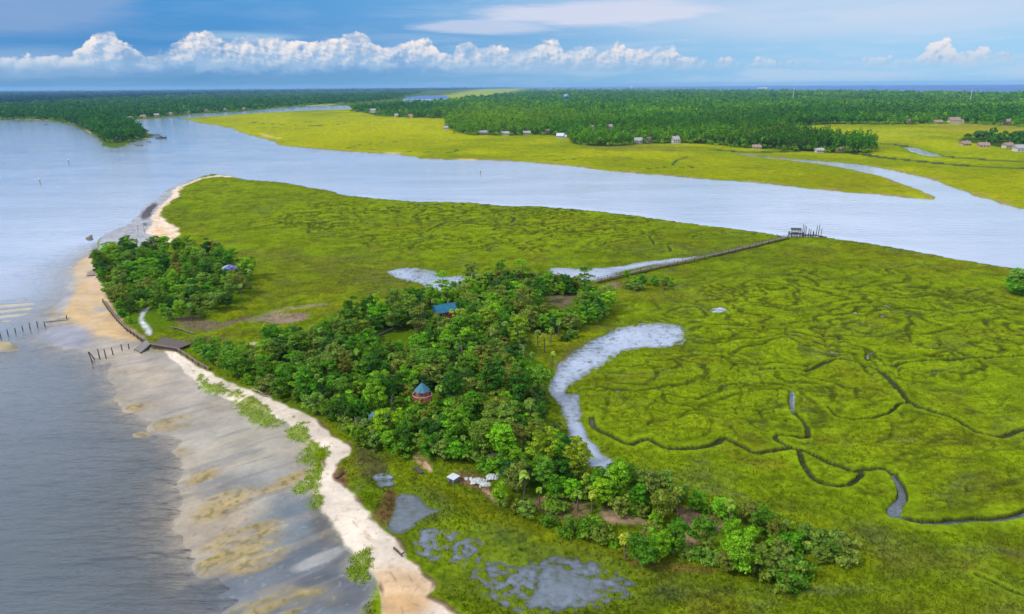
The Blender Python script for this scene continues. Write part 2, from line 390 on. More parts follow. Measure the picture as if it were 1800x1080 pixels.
# marsh
g = sstep(-.35, .35, n_big + .5 * n_mid)[:, None]
Mc = col(94, 112, 18) * (1 - g) + col(122, 146, 8) * g
lay(sstep(-1, .5, sdA), Mc)
fg = sstep(-.3, .4, n_big + .35 * n_mid)[:, None]
Fc = col(128, 142, 14) * (1 - fg) + col(160, 168, 16) * fg
lay(sstep(-2, 4, sdN), Fc)
lay(sstep(-2, 4, sdB), col(84, 110, 40))
MARSH_ANY = np.clip(marsh + sstep(0, 5, sdN) * .999, 0, 1)
for args, c, k in [
    ((560, 230, 300, 30), (168, 174, 10), .75), ((700, 225, 160, 22), (176, 178, 14), .6), ((430, 205, 90, 8), (165, 172, 18), .7),
    ((560, 262, 120, 7), (172, 172, 8), .6), ((1200, 295, 420, 26), (128, 140, 6), .6), ((1500, 325, 170, 22), (134, 136, 4), .6), ((1730, 320, 150, 40), (142, 150, 8), .6),
    ((1500, 238, 170, 16), (164, 174, 44), .7), ((1740, 225, 120, 9), (150, 140, 62), .7), ((1690, 275, 150, 18), (150, 166, 22), .6),
    ((1130, 262, 120, 6), (118, 108, 62), .6), ((640, 250, 200, 14), (160, 164, 4), .5), ((830, 222, 60, 8), (160, 160, 60), .4),
    ((470, 345, 190, 30), (118, 136, 4), .7), ((420, 400, 130, 40), (112, 134, 6), .6), ((600, 405, 160, 30), (110, 128, 22), .5), ((460, 368, 30, 12), (84, 100, 60), .5),
    ((560, 490, 170, 40), (96, 96, 34), .75), ((640, 475, 120, 22), (92, 88, 44), .8), ((700, 505, 110, 26), (94, 90, 44), .8), ((480, 450, 80, 14), (86, 98, 52), .6), ((560, 525, 120, 26), (100, 100, 20), .6),
    ((620, 455, 130, 12), (98, 112, 44), .55), ((560, 432, 120, 12), (124, 144, 6), .5),
    ((1040, 400, 250, 24), (122, 134, 10), .5), ((1200, 440, 80, 10), (100, 110, 40), .5), ((1230, 540, 90, 55), (96, 108, 44), .6), ((1180, 520, 40, 22), (88, 100, 52), .6),
    ((1450, 445, 110, 24), (118, 122, 4), .6), ((1650, 470, 150, 24), (126, 126, 4), .6), ((1600, 525, 190, 24), (104, 110, 34), .6), ((1480, 640, 80, 12, 8), (100, 88, 82), .7), ((1460, 630, 60, 7, 12), (104, 84, 88), .7),
    ((1680, 590, 130, 18), (106, 110, 44), .6), ((1740, 552, 90, 8), (134, 164, 2), .7), ((1740, 585, 110, 7), (134, 164, 2), .6), ((1400, 560, 120, 40), (110, 130, 6), .5),
    ((1190, 735, 110, 35), (112, 108, 30), .5), ((1640, 700, 120, 26), (98, 106, 46), .5), ((1700, 800, 160, 60), (106, 120, 10), .5), ((1650, 960, 200, 60), (100, 120, 8), .5),
    ((1240, 845, 80, 26), (92, 104, 56), .6), ((1560, 970, 60, 55), (92, 104, 40), .6), ((1520, 960, 45, 36), (84, 88, 44), .7), ((1548, 940, 70, 60), (120, 128, 8), .0),
    ((1330, 1020, 240, 32), (86, 92, 58), .75), ((1050, 990, 200, 30), (84, 94, 44), .6), ((880, 1000, 160, 60), (74, 90, 36), .75), ((760, 960, 90, 45), (76, 98, 24), .6), ((800, 1050, 120, 50), (78, 100, 20), .6),
    ((1200, 1065, 400, 20), (92, 106, 30), .5), ((1700, 1050, 200, 40), (100, 126, 14), .6), ((740, 850, 120, 45, 28), (92, 116, 14), .6), ((900, 925, 130, 26, 24), (112, 126, 8), .55),
    ((640, 880, 40, 40, 50), (92, 130, 10), .7), ((1510, 1000, 70, 26), (112, 124, 14), .6), ((1430, 1000, 120, 22), (126, 132, 8), .7), ((1130, 985, 190, 15, 8), (132, 130, 8), .6),
    ((1040, 540, 60, 35), (132, 132, 6), .7), ((1010, 600, 70, 12, -22), (138, 132, 10), .8), ((1130, 515, 60, 14), (136, 138, 8), .7),
    ((440, 515, 40, 50), (126, 134, 8), .6), ((400, 545, 60, 20, -20), (134, 140, 10), .7), ((540, 545, 70, 8, -6), (140, 138, 10), .7), ((430, 590, 80, 22, -6), (124, 146, 10), .6),
    ((620, 760, 70, 22, 28), (108, 136, 12), .8), ((700, 800, 80, 14, 18), (106, 134, 12), .7), ((800, 880, 120, 16, 30), (122, 128, 10), .6), ((960, 950, 120, 16, 22), (126, 132, 8), .6), ((1300, 1045, 260, 12), (94, 102, 76), .7), ((980, 985, 130, 22), (92, 102, 74), .6), ((860, 960, 80, 40), (80, 98, 56), .6), ((740, 900, 60, 40), (90, 100, 66), .6), ((960, 1060, 130, 24), (92, 104, 70), .6), ((650, 820, 40, 40), (84, 84, 58), .6), ((860, 1000, 260, 60, 6), (62, 86, 28), 1.0), ((1000, 1040, 330, 40), (80, 94, 46), .8), ((720, 920, 90, 60, 35), (74, 100, 24), .7), ((960, 1010, 150, 40), (84, 96, 62), .6)]:
    lay(blob(*args) * MARSH_ANY * (.72 + .5 * n_small), col(*c), k)
lay(marsh * sstep(.02, .34, fbm(GX / 34 + 3, GY / 21, 4, 141)) * .7, col(98, 108, 30))
lay(marsh * sstep(.10, .40, fbm(GX / 22 + 9, GY / 15, 4, 151)) * .6, col(116, 112, 34))
lay(marsh * sstep(.16, .42, fbm(GX / 16, GY / 10, 4, 161)) * .55, col(96, 102, 66))
lay(marsh * sstep(.05, .40, fbm(GX / 28, GY / 18, 4, 171)) * .5, col(128, 156, 4))
# reddish and greyish speckle in the marsh
lay(MARSH_ANY * sstep(.18, .5, fbm(GX / 60, GY / 60, 3, 91)) * .2, col(142, 124, 30))
lay(MARSH_ANY * sstep(.2, .5, fbm(GX / 45, GY / 45, 3, 101)) * .35, col(90, 98, 58))
lay(ridge_amt * (1 - sstep(.05, .22, rid)) * .35, col(84, 92, 34))
lay(ridge_amt * sstep(.12, .4, rid) * .6, col(134, 156, 4)); lay(ridge_amt * (1 - sstep(.07, .14, rid)) * sstep(.05, .08, rid) * .5, col(140, 160, 4))
lay(chan * .7 + chan2 * .35, col(66, 76, 26)); lay(web * .8, col(62, 74, 24)); lay(webr * .4, col(132, 156, 4)); lay(chan3 * .6, col(70, 84, 20)); lay(sstep(.14, .45, rid3) * np.clip(ridge_amt + .15 * marsh, 0, 1) * .3, col(140, 158, 4))
lay(bankm * .6 * MARSH_ANY, col(120, 148, 6))
lay(np.clip(creek_m * 2.2, 0, 1), col(58, 62, 30))
ROUGH = np.where(creek_m > .5, .75, ROUGH)
lay(pool_m * sstep(-.04, .05, Z) * .9, col(104, 124, 22)); lay(pool_m * (1 - sstep(-.12, .0, Z)), col(86, 96, 46))
# marsh edge mud along the channel
lay((1 - sstep(.5, 3.5, sdA)) * (1 - westw) * sstep(-3, 0, sdA), col(96, 88, 60), .8)
lay((1 - sstep(4, 14, sdN)) * sstep(-3, 0, sdN) * sstep(-.1, .25, n_mid + .3 * n_small), col(150, 134, 84), .8)
# woods floors
lay(sstep(-3, 3, sdWood), col(84, 114, 18), .9); lay(sstep(-3, 3, sdWood) * sstep(.15, .45, n_mid), col(110, 92, 64), .35)
lay(sstep(-4, 1, sdWood) * (1 - sstep(1, 5, sdWood)), col(92, 108, 18), .5)
# sand
fz = np.where(sdA < 6, sstep(-40, -25, sdF), sstep(-2, 1.5, sdF)) * (1 - sstep(-1, 1, sdWood)) * (1 - sstep(-1, 1, sdSp))
bs0 = sstep(-.5, .5, sdBe)
fz = np.where((sdA < 6) & (sdF < 0) & (V < 452) & (U > 160), 0, fz)
stre = fbm((GX * .80 + GY * .60) / 46, (-GX * .60 + GY * .80) / 7, 4, 111)
stre2 = fbm((GX * .80 + GY * .60) / 20, (-GX * .60 + GY * .80) / 3.2, 3, 121)
base = col(154, 147, 135)[None, :] * (1 - sstep(-.4, .4, stre)[:, None]) + col(174, 163, 145)[None, :] * sstep(-.4, .4, stre)[:, None]
lay(fz, base)
wetz = blob(560, 960, 170, 90, 25) + blob(500, 1050, 190, 60) + .6 * blob(420, 870, 90, 50)
lay(np.clip(wetz, 0, 1) * fz * sstep(-.35, .1, -stre + .3 * n_small + .1), col(98, 112, 126), .9)
lay(fz * blob(400, 770, 120, 70, 35), col(172, 166, 152), .6)
for args, c, k in [((230, 640, 80, 30, 20), (176, 160, 140), .6), ((300, 690, 60, 30), (180, 164, 148), .5), ((140, 570, 60, 30), (196, 166, 116), .6), ((170, 560, 40, 40), (204, 166, 112), .7),
                   ((85, 578, 40, 22), (150, 156, 170), .6), ((115, 600, 60, 16, 10), (158, 160, 172), .8), ((250, 650, 60, 25, 30), (190, 172, 148), .5),
                   ((450, 780, 90, 50), (168, 164, 148), .6), ((470, 870, 70, 60), (150, 154, 150), .6), ((520, 900, 60, 36, 20), (96, 112, 124), .85), ((570, 890, 26, 60, 10), (84, 78, 72), .85), ((590, 950, 34, 60, -30), (88, 80, 72), .7),
                   ((540, 985, 60, 40), (82, 92, 102), .8), ((590, 1040, 80, 34), (72, 72, 74), .85), ((450, 1020, 80, 24), (100, 104, 112), .7), ((500, 1050, 50, 22), (150, 138, 96), .6),
                   ((560, 985, 50, 10, -22), (190, 186, 178), .8), ((640, 1000, 40, 30), (176, 164, 150), .6), ((480, 940, 60, 40), (130, 138, 142), .6)]:
    lay(blob(*args) * fz * (.8 + .6 * stre), col(*c), k)
for args in [(240, 717, 26, 7, -10), (303, 745, 44, 13, -14), (325, 796, 20, 8), (357, 840, 42, 12, -24), (392, 890, 78, 28, -24), (425, 952, 90, 36, -22), (375, 990, 36, 22, -20), (490, 1070, 110, 24, -14), (455, 985, 60, 18, -20), (500, 850, 60, 12, -25), (250, 765, 16, 5)]:
    m = blob(*args) * sstep(-.45, .1, stre2 + .5 * n_small)
    lay(m, col(168, 146, 84), .85); lay(m * sstep(0, .3, n_hf), col(104, 98, 44), .7)
    Z += m * np.maximum(0, 0.24 - np.maximum(Z, -.3)) * .8
lay(fz * (1 - bs0) * sstep(.0, .35, stre + .5 * stre2) * .18, col(186, 168, 140)); lay(fz * (1 - bs0) * sstep(.1, .4, -stre2 + .3 * n_mid) * .2, col(132, 133, 138))
# grey wet runnels
lay(fz * sstep(.12, .4, stre2) * (1 - dry) * .55, col(124, 122, 124))
lay(fz * (1 - bs0) * sstep(.30, .52, n_hf + .25 * n_white) * sstep(-.2, .3, n_mid) * .3, col(104, 98, 90))
lay(fz * (1 - bs0) * sstep(.34, .5, -n_hf + .2 * n_white) * .15, col(206, 196, 180))
ROUGH = np.where((fz > .5) & (dry < .5), np.clip(.38 + .5 * (n_mid + .3), .28, .8), ROUGH)
# dry beach
wrack = sstep(.05, .35, fbm(GX / 4, GY / 4, 3, 131))
bs = sstep(-.55, .35, sdBe + .35 * n_small)
lay(bs, col(230, 217, 200)); lay(bs * sstep(.0, .6, n_mid + .5 * n_small), col(226, 206, 184), .6)
lay(blob(700, 1050, 90, 60) * bs, col(214, 176, 128), .75); lay(blob(700, 1070, 60, 22) * bs, col(200, 160, 108), .6); lay(blob(620, 1010, 30, 40) * bs, col(196, 178, 150), .6)
lay(bs * wrack * sstep(.15, .45, n_small) * .5, col(170, 144, 118))
lay((1 - sstep(.2, .9, np.abs(sdBe + .25))) * (U > 540 + (V - 760) * .45) * sstep(-.2, .15, n_small + .4 * n_mid), col(104, 82, 58), .8)  # dark wrack on the right edge, with its shadow painted in
lay(bs * sstep(.28, .5, n_hf) * .35, col(170, 150, 128)); lay(bs * (1 - sstep(.05, .3, np.abs(sdBe - 2.6 + 1.2 * n_mid))) * sstep(-.05, .3, n_small) * .55, col(158, 132, 106))
lay(sstep(-1.5, .8, sdSp), col(236, 214, 190)); lay(sstep(-1, 2, sdSp) * sstep(.0, .4, n_mid), col(216, 190, 152), .6)
lay(blob(282, 420, 16, 16) * sstep(-2, 0, sdSp), col(226, 190, 140), .7)
lay(sstep(-2.5, 1.5, sdLS) * (1 - sstep(-1, 1, sdWood)), col(206, 174, 124)); lay(blob(176, 545, 14, 5) * sstep(-2, 1, sdLS), col(170, 170, 176), .8); lay(blob(172, 500, 22, 20) * sstep(-2, 0, sdLS), col(224, 190, 160), .6)
lay(blob(162, 482, 9, 4), col(110, 96, 70), .8)
lay(blob(258, 378, 13, 9, -40) + blob(266, 368, 16, 6, -35), col(74, 70, 78), .85); lay(blob(245, 395, 26, 12, -40) * (sdSp < 0), col(176, 178, 188), .5)
for poly, c, k in [([(165, 440), (190, 412), (222, 400), (243, 382), (252, 366), (276, 350), (300, 334), (322, 322), (350, 314), (320, 330), (288, 358), (272, 380), (264, 398), (266, 415), (262, 440), (200, 446)], (170, 172, 182), .95)]:
    lay(sstep(-2, 1, sdist(to_world(poly, sub=1), WX, WY, 20)) * (sdSp < .5), col(*c), k)
lay(blob(258, 378, 13, 9, -40) + blob(266, 368, 16, 6, -35), col(74, 70, 78), .85)
lay(bars, col(186, 178, 154), .95); lay(bar2, col(170, 156, 110), .95)
lay(blob(120, 592, 52, 22, 5) * (1 - sstep(150, 200, U)), col(146, 148, 164), .9); lay(blob(112, 535, 12, 40, 25), col(160, 162, 172), .6)
# far sand edges
for args in [(1490 / 1, 0, 1, 1)]:
    pass
lay(blob(70, 210.5, 75, 1.6, 1) + blob(120, 215, 30, 2.0, 14) + blob(160, 234, 18, 2.5, 36), col(206, 180, 150), .9)
lay(blob(245, 249, 26, 2.6, -16), col(180, 168, 120), .8); lay(blob(240, 213, 30, 1.6, -6), col(190, 180, 168), .7)
lay(blob(470, 240, 16, 2.2, 15) + blob(490, 244, 8, 1.6), col(214, 190, 120), .7); lay(blob(820, 281.5, 24, 1.4), col(226, 190, 132), .9); lay(blob(690, 270, 20, 1.2), col(210, 190, 120), .8)
lay(blob(872, 361, 14, 2.2), col(196, 190, 160), .9)
rim = sdist(to_world([(1000, 925), (1090, 950), (1200, 890), (1330, 898), (1430, 912), (1520, 955), (1545, 1000), (1480, 1032), (1300, 1034), (1180, 1012), (1080, 985), (960, 945)], sub=2), WX, WY, 14)
lay(sstep(-1.5, 1.5, rim) * (1 - sstep(-1, 1, sdWood)) * (.6 + .8 * n_small), col(124, 140, 8), .8)
# paths, mud and clearings round the woods
for poly, c, k in [
    ([(243, 547), (250, 551), (261, 547), (257, 560), (262, 572), (273, 591), (263, 594), (256, 580), (250, 565)], (216, 218, 222), .95),
    ([(310, 572), (345, 565), (392, 572), (440, 560), (450, 564), (395, 582), (360, 588), (330, 582)], (118, 90, 92), .8),
    ([(455, 566), (500, 556), (545, 558), (535, 568), (500, 574), (470, 572)], (162, 130, 128), .8),
    ([(440, 570), (480, 548), (560, 538), (580, 541), (500, 552), (460, 572)], (150, 140, 120), .5),
    ([(430, 620), (450, 606), (460, 610), (440, 625)], (205, 195, 180), .8),
    ([(722, 810), (733, 806), (748, 819), (747, 834), (738, 830), (724, 821)], (214, 178, 148), .95),
    ([(790, 838), (810, 830), (845, 846), (858, 866), (880, 884), (872, 892), (835, 868), (800, 850)], (136, 100, 84), .85),
    ([(845, 866), (862, 874), (885, 890), (878, 896), (850, 878)], (206, 168, 146), .7),
    ([(940, 885), (990, 890), (1040, 905), (1020, 925), (975, 920), (945, 905)], (142, 112, 92), .75),
    ([(1065, 912), (1100, 908), (1140, 925), (1120, 934), (1070, 930)], (186, 148, 132), .85),
    ([(1200, 905), (1235, 905), (1270, 925), (1265, 950), (1230, 965), (1205, 960), (1210, 935)], (170, 140, 118), .85),
    ([(1090, 982), (1110, 975), (1150, 995), (1255, 1012), (1250, 1020), (1170, 1010), (1110, 1000)], (128, 96, 62), .8),
    ([(1335, 930), (1360, 935), (1365, 948), (1345, 945)], (176, 128, 92), .7), ([(1390, 952), (1400, 948), (1405, 968), (1394, 975)], (170, 150, 140), .8),
    ([(590, 828), (605, 830), (612, 850), (600, 855), (590, 845)], (120, 84, 58), .85),
    ([(665, 868), (688, 868), (682, 900), (668, 922), (655, 915), (645, 912), (655, 890)], (116, 84, 60), .85),
    ([(620, 800), (650, 795), (668, 830), (650, 850), (625, 830)], (86, 80, 58), .7),
    ([(960, 520), (1000, 515), (1018, 528), (1000, 545), (975, 540)], (118, 98, 92), .8), ([(1060, 505), (1080, 500), (1088, 510), (1068, 515)], (140, 116, 100), .7),
    ([(930, 590), (985, 565), (1000, 590), (960, 625), (945, 640)], (128, 144, 28), .8),
    ([(985, 625), (1040, 598), (1090, 570), (1100, 565), (1060, 588), (1000, 622), (975, 650), (972, 665)], (110, 86, 72), .7),
    ([(985, 695), (1005, 690), (1005, 735), (990, 735), (978, 710)], (96, 92, 66), .6),
    ([(560, 745), (620, 765), (640, 800), (700, 790), (760, 820), (700, 815), (610, 790)], (112, 128, 20), .6)]:
    s = sdist(to_world(poly, sub=3), WX, WY, 12)
    m = sstep(-.8, .8, s) * (.85 + .6 * n_small)
    lay(m, col(*c), k)
for poly in GRASSES:
    s = sdist(to_world(poly, sub=3), WX, WY, 12) + 2.6 * n_small + 2.2 * n_hf
    lay(sstep(-.8, .9, s), col(124, 146, 16), .85); Z += sstep(-.6, 1.2, s) * (.2 + .2 * n_small)
lay(blob(850, 163, 84, 7, -6) + blob(520, 190, 90, 3.5, -6), col(158, 172, 62), .9)
# ground under the far woods
for poly, c in ((WOOD_EAST, (34, 66, 26)), (WOOD_WEST, (34, 66, 34)), (WOOD_FAR, (20, 60, 60)), (WOOD_ISLE, (60, 84, 34))):
    s = sdist(to_world(poly, sub=1), GX, GY, 60)
    lay(sstep(-6, 3, s), col(*c), .95)
lay((1 - sstep(.0, .6, np.abs((V - 158) / 6))) * blob(860, 160, 90, 6), col(150, 168, 70), .0)
A *= (1 + (.16 * n_white + .12 * n_small) * np.clip(1 - .6 * np.maximum(fz, bs), 0, 1))[:, None]
A = np.clip(A, .004, .8)


# ------------------------------------------------------------------ mesh and material helpers
def mesh_np(name, verts, faces, mat=None, parent=None, smooth=False, attrs=None):
    """verts (n,3); faces (m,k) with one k"""
    me = bpy.data.meshes.new(name)
    verts = np.ascontiguousarray(verts, np.float32); faces = np.ascontiguousarray(faces, np.int32)
    me.vertices.add(len(verts)); me.vertices.foreach_set('co', verts.ravel())
    k = faces.shape[1]
    me.loops.add(faces.size); me.loops.foreach_set('vertex_index', faces.ravel())
    me.polygons.add(len(faces))
    me.polygons.foreach_set('loop_start', np.arange(0, faces.size, k, dtype=np.int32))
    if smooth:
        me.polygons.foreach_set('use_smooth', np.ones(len(faces), bool))
    me.update(calc_edges=True)
    for an, arr in (attrs or {}).items():
        arr = np.asarray(arr, np.float32)
        if arr.ndim == 2:
            at = me.attributes.new(an, 'FLOAT_COLOR', 'POINT')
            at.data.foreach_set('color', np.concatenate([arr[:, :3], np.ones((len(arr), 1), np.float32)], 1).ravel())
        else:
            at = me.attributes.new(an, 'FLOAT', 'POINT'); at.data.foreach_set('value', arr)
    if mat:
        me.materials.append(mat)
    ob = bpy.data.objects.new(name, me); C.objects.link(ob)
    if parent:
        ob.parent = parent
    return ob


def tag(o, label=None, cat=None, group=None, kind=None):
    if label: o['label'] = label
    if cat: o['category'] = cat
    if group: o['group'] = group
    if kind: o['kind'] = kind
    return o


def empty(name, loc, rz=0.0):
    o = bpy.data.objects.new(name, None); C.objects.link(o)
    o.location = loc; o.rotation_euler = (0, 0, rz); o.empty_display_size = .5
    return o


class NT:
    def __init__(s, mat):
        s.t = mat.node_tree; s.t.nodes.clear()

    def n(s, typ, ins=None, **kw):
        nd = s.t.nodes.new(typ)
        for k, v in kw.items():
            setattr(nd, k, v)
        for k, v in (ins or {}).items():
            sock = nd.inputs[k]
            if hasattr(v, 'is_output'):
                s.t.links.new(v, sock)
            else:
                sock.default_value = v
        return nd

    def math(s, op, a, b=None, c=None, clamp=False):
        ins = {0: a}
        if b is not None: ins[1] = b
        if c is not None: ins[2] = c
        return s.n('ShaderNodeMath', ins, operation=op, use_clamp=clamp).outputs[0]

    def mixc(s, f, a, b, blend='MIX'):
        nd = s.n('ShaderNodeMix', data_type='RGBA', blend_type=blend)
        for k, v in ((0, f), (6, a), (7, b)):
            if hasattr(v, 'is_output'):
                s.t.links.new(v, nd.inputs[k])
            else:
                nd.inputs[k].default_value = v if k == 0 else (*v[:3], 1)
        return nd.outputs[2]

    def smooth(s, x, a, b, lo=0.0, hi=1.0):
        return s.n('ShaderNodeMapRange', {0: x, 1: a, 2: b, 3: lo, 4: hi}, interpolation_type='SMOOTHSTEP').outputs[0]


def new_mat(name):
    m = bpy.data.materials.new(name); m.use_nodes = True
    return m, NT(m)


def plain(name, c, rough=.8, var=.25, scale=1.5, metal=0.0, bump=.0, stretch=(1, 1, 1)):
    """a plain surface with weathering"""
    m, t = new_mat(name)
    tc = t.n('ShaderNodeTexCoord')
    mp = t.n('ShaderNodeMapping', {0: tc.outputs['Object']}); mp.inputs['Scale'].default_value = stretch
    no = t.n('ShaderNodeTexNoise', {'Vector': mp.outputs[0], 'Scale': scale, 'Detail': 5.0, 'Roughness': .65})
    f = t.smooth(no.outputs[0], .3, .7)
    cc = t.mixc(f, tuple(x * (1 - var) for x in c), tuple(min(.85, x * (1 + var)) for x in c))
    p = t.n('ShaderNodeBsdfPrincipled', {'Base Color': cc, 'Roughness': rough, 'Metallic': metal})
    if bump:
        b = t.n('ShaderNodeBump', {'Height': no.outputs[0], 'Strength': bump, 'Distance': .1})
        t.t.links.new(b.outputs[0], p.inputs['Normal'])
    o = t.n('ShaderNodeOutputMaterial', {0: p.outputs[0]})
    return m


# terrain material
m_ground, t = new_mat('marsh_and_sand')
at = t.n('ShaderNodeAttribute', attribute_name='albedo')
ar = t.n('ShaderNodeAttribute', attribute_name='rough')
tc = t.n('ShaderNodeTexCoord')
n1 = t.n('ShaderNodeTexNoise', {'Vector': tc.outputs['Object'], 'Scale': .9, 'Detail': 6.0, 'Roughness': .7})
n2 = t.n('ShaderNodeTexNoise', {'Vector': tc.outputs['Object'], 'Scale': .12, 'Detail': 5.0, 'Roughness': .65})
gr_ = t.n('ShaderNodeAttribute', attribute_name='grain').outputs['Fac']
f1 = t.math('ADD', 1.0, t.math('MULTIPLY', t.smooth(n1.outputs[0], .28, .72, -.32, .32), gr_))
f2 = t.smooth(n2.outputs[0], .3, .7, .82, 1.18)
ff = t.math('MULTIPLY', f1, f2)
vv = t.n('ShaderNodeVectorMath', {0: at.outputs['Color'], 3: ff}, operation='SCALE')
b = t.n('ShaderNodeBump', {'Height': n1.outputs[0], 'Strength': t.math('MULTIPLY', gr_, .5), 'Distance': .35})
p = t.n('ShaderNodeBsdfPrincipled', {'Base Color': vv.outputs[0], 'Roughness': ar.outputs['Fac'], 'Normal': b.outputs[0], 'Specular IOR Level': t.smooth(ar.outputs['Fac'], .5, .88, .35, .0)})
t.n('ShaderNodeOutputMaterial', {0: p.outputs[0]})

idx = np.arange(NA * NR).reshape(NA, NR)
quads = np.stack((idx[:-1, :-1].ravel(), idx[1:, :-1].ravel(), idx[1:, 1:].ravel(), idx[:-1, 1:].ravel()), 1)
terr = mesh_np('ground', np.stack((GX, GY, Z), 1), quads, m_ground, smooth=True, attrs={'albedo': A, 'rough': ROUGH, 'grain': np.clip(1 - .8 * np.maximum(np.maximum(fz, bs), sstep(-1, 1, sdLS)), 0, 1)})
tag(terr, 'salt marsh, sand flats and woodland floor', 'ground', kind='structure')


def gz(x, y):
    a = math.atan2(x, y); r = math.hypot(x, y); d = math.atan2(CAM_H, r)
    i = int(np.clip(np.searchsorted(az, a), 0, NA - 1)); j = int(np.clip(np.searchsorted(-dep, -d), 0, NR - 1))
    return float(Z[i * NR + j])


# ------------------------------------------------------------------ water
def water_mat(name, deep, shallow, rough, bumpd, pale_sheen=None, sc=1.0):
    m, t = new_mat(name)
    tu = t.n('ShaderNodeAttribute', attribute_name='turbid')
    tc = t.n('ShaderNodeTexCoord')
    mp = t.n('ShaderNodeMapping', {0: tc.outputs['Object']}); mp.inputs['Scale'].default_value = (.11 * sc, .36 * sc, 1); mp.inputs['Rotation'].default_value = (0, 0, R(14))
    w1 = t.n('ShaderNodeTexNoise', {'Vector': mp.outputs[0], 'Scale': 1.0, 'Detail': 4.0, 'Roughness': .55})
    w2 = t.n('ShaderNodeTexNoise', {'Vector': tc.outputs['Object'], 'Scale': .02, 'Detail': 4.0, 'Roughness': .6})
    mp3 = t.n('ShaderNodeMapping', {0: tc.outputs['Object']}); mp3.inputs['Scale'].default_value = (.004, .016, 1); mp3.inputs['Rotation'].default_value = (0, 0, R(-16))
    w3 = t.n('ShaderNodeTexNoise', {'Vector': mp3.outputs[0], 'Scale': 1.0, 'Detail': 5.0, 'Roughness': .6, 'Distortion': .8})
    amp = t.smooth(w2.outputs[0], .35, .65, .55, 1.1)
    b = t.n('ShaderNodeBump', {'Height': w1.outputs[0], 'Strength': amp if pale_sheen is None else t.math('MULTIPLY', amp, t.smooth(t.n('ShaderNodeAttribute', attribute_name='pale_sheen').outputs['Fac'], .1, .8, 1.0, .3)), 'Distance': bumpd})
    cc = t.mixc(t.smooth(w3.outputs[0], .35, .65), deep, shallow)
    if pale_sheen is not None:  # body colour paled to stand in for reflected sky
        sa = t.n('ShaderNodeAttribute', attribute_name='pale_sheen'); cc = t.mixc(t.math('MULTIPLY', sa.outputs['Fac'], t.smooth(w3.outputs[0], .3, .7, .8, 1.1), clamp=True), cc, pale_sheen)
    body = t.n('ShaderNodeBsdfDiffuse', {'Color': cc, 'Normal': b.outputs[0]})
    tr = t.n('ShaderNodeBsdfTransparent')
    m1 = t.n('ShaderNodeMixShader', {0: tu.outputs['Fac'], 1: tr.outputs[0], 2: body.outputs[0]})
    gl = t.n('ShaderNodeBsdfGlossy', {'Color': (1, 1, 1, 1), 'Roughness': rough, 'Normal': b.outputs[0]})
    fr = t.n('ShaderNodeFresnel', {'IOR': 1.33, 'Normal': b.outputs[0]})
    m2 = t.n('ShaderNodeMixShader', {0: fr.outputs[0], 1: m1.outputs[0], 2: gl.outputs[0]})
    t.n('ShaderNodeOutputMaterial', {0: m2.outputs[0]})
    return m


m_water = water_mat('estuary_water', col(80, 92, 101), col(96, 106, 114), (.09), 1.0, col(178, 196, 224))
m_ocean = plain('rough_open_sea', col(14, 92, 168), .7, .18, .0012, stretch=(1, 4, 1))
Zg = Z.reshape(NA, NR)
zq = np.minimum(np.minimum(Zg[:-1, :-1], Zg[1:, :-1]), np.minimum(Zg[1:, 1:], Zg[:-1, 1:])).ravel()
rq = GR.reshape(NA, NR)[:-1, :-1].ravel(); xq = GX.reshape(NA, NR)[:-1, :-1].ravel()
ocean_q = (zq < .03) & (rq > 4500)
turb = 1 - np.exp(-np.maximum(0.0, -Z) / np.where(creek_m > .5, .25, np.where(pool_m > .05, np.where(V > 820, .30, .16), .11)))


pale_sheen = np.clip(.0 + .78 * sstep(150, 420, GR) + .1 * n_big, 0, .8) * (1 - .0 * far)  # sky reflection painted as paler water colour, growing with distance
pale_sheen = np.where(sdA > -60, np.maximum(pale_sheen, (1 - sstep(3, 34, -sdA)) * sstep(300, 420, GR) * (GX > -120)), pale_sheen)  # plus pale silt in the shallows along the bank
pale_sheen = np.maximum(pale_sheen, pool_m * np.clip(.78 + .7 * n_mid, .3, 1) * (1 - .6 * (V > 840)))  # pools likewise: bright sky reflection put into the body colour
pale_sheen = np.where(creek_m > .3, .12, pale_sheen)


def sheet(name, sel, mat):
    q = quads[sel]
    used, inv = np.unique(q, return_inverse=True)
    return mesh_np(name, np.stack((GX[used], GY[used], np.zeros(len(used))), 1), inv.reshape(-1, 4), mat, smooth=True, attrs={'turbid': turb[used], 'pale_sheen': pale_sheen[used]})


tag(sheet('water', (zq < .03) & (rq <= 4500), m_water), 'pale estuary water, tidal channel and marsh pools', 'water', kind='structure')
tag(sheet('ocean', ocean_q, m_ocean), 'blue open sea along the horizon', 'water', kind='structure')

# ------------------------------------------------------------------ foliage prototypes
def leaf_mat(name, trans=.22):
    m, t = new_mat(name)
    oi = t.n('ShaderNodeObjectInfo'); at = t.n('ShaderNodeAttribute', attribute_name='tone')
    geo = t.n('ShaderNodeNewGeometry')
    r2 = t.smooth(geo.outputs['Random Per Island'], 0, 1, .78, 1.25)
    k = t.math('MULTIPLY', at.outputs['Fac'], r2)
    vv = t.n('ShaderNodeVectorMath', {0: oi.outputs['Color'], 3: k}, operation='SCALE')
    hs = t.n('ShaderNodeHueSaturation', {'Hue': t.smooth(geo.outputs['Random Per Island'], 0, 1, .485, .515), 'Color': vv.outputs[0]})
    d = t.n('ShaderNodeBsdfPrincipled', {'Base Color': hs.outputs[0], 'Roughness': .6, 'Specular IOR Level': .25})
    tr = t.n('ShaderNodeBsdfTranslucent', {'Color': hs.outputs[0]})
    mx = t.n('ShaderNodeMixShader', {0: trans, 1: d.outputs[0], 2: tr.outputs[0]})
    t.n('ShaderNodeOutputMaterial', {0: mx.outputs[0]})
    return m


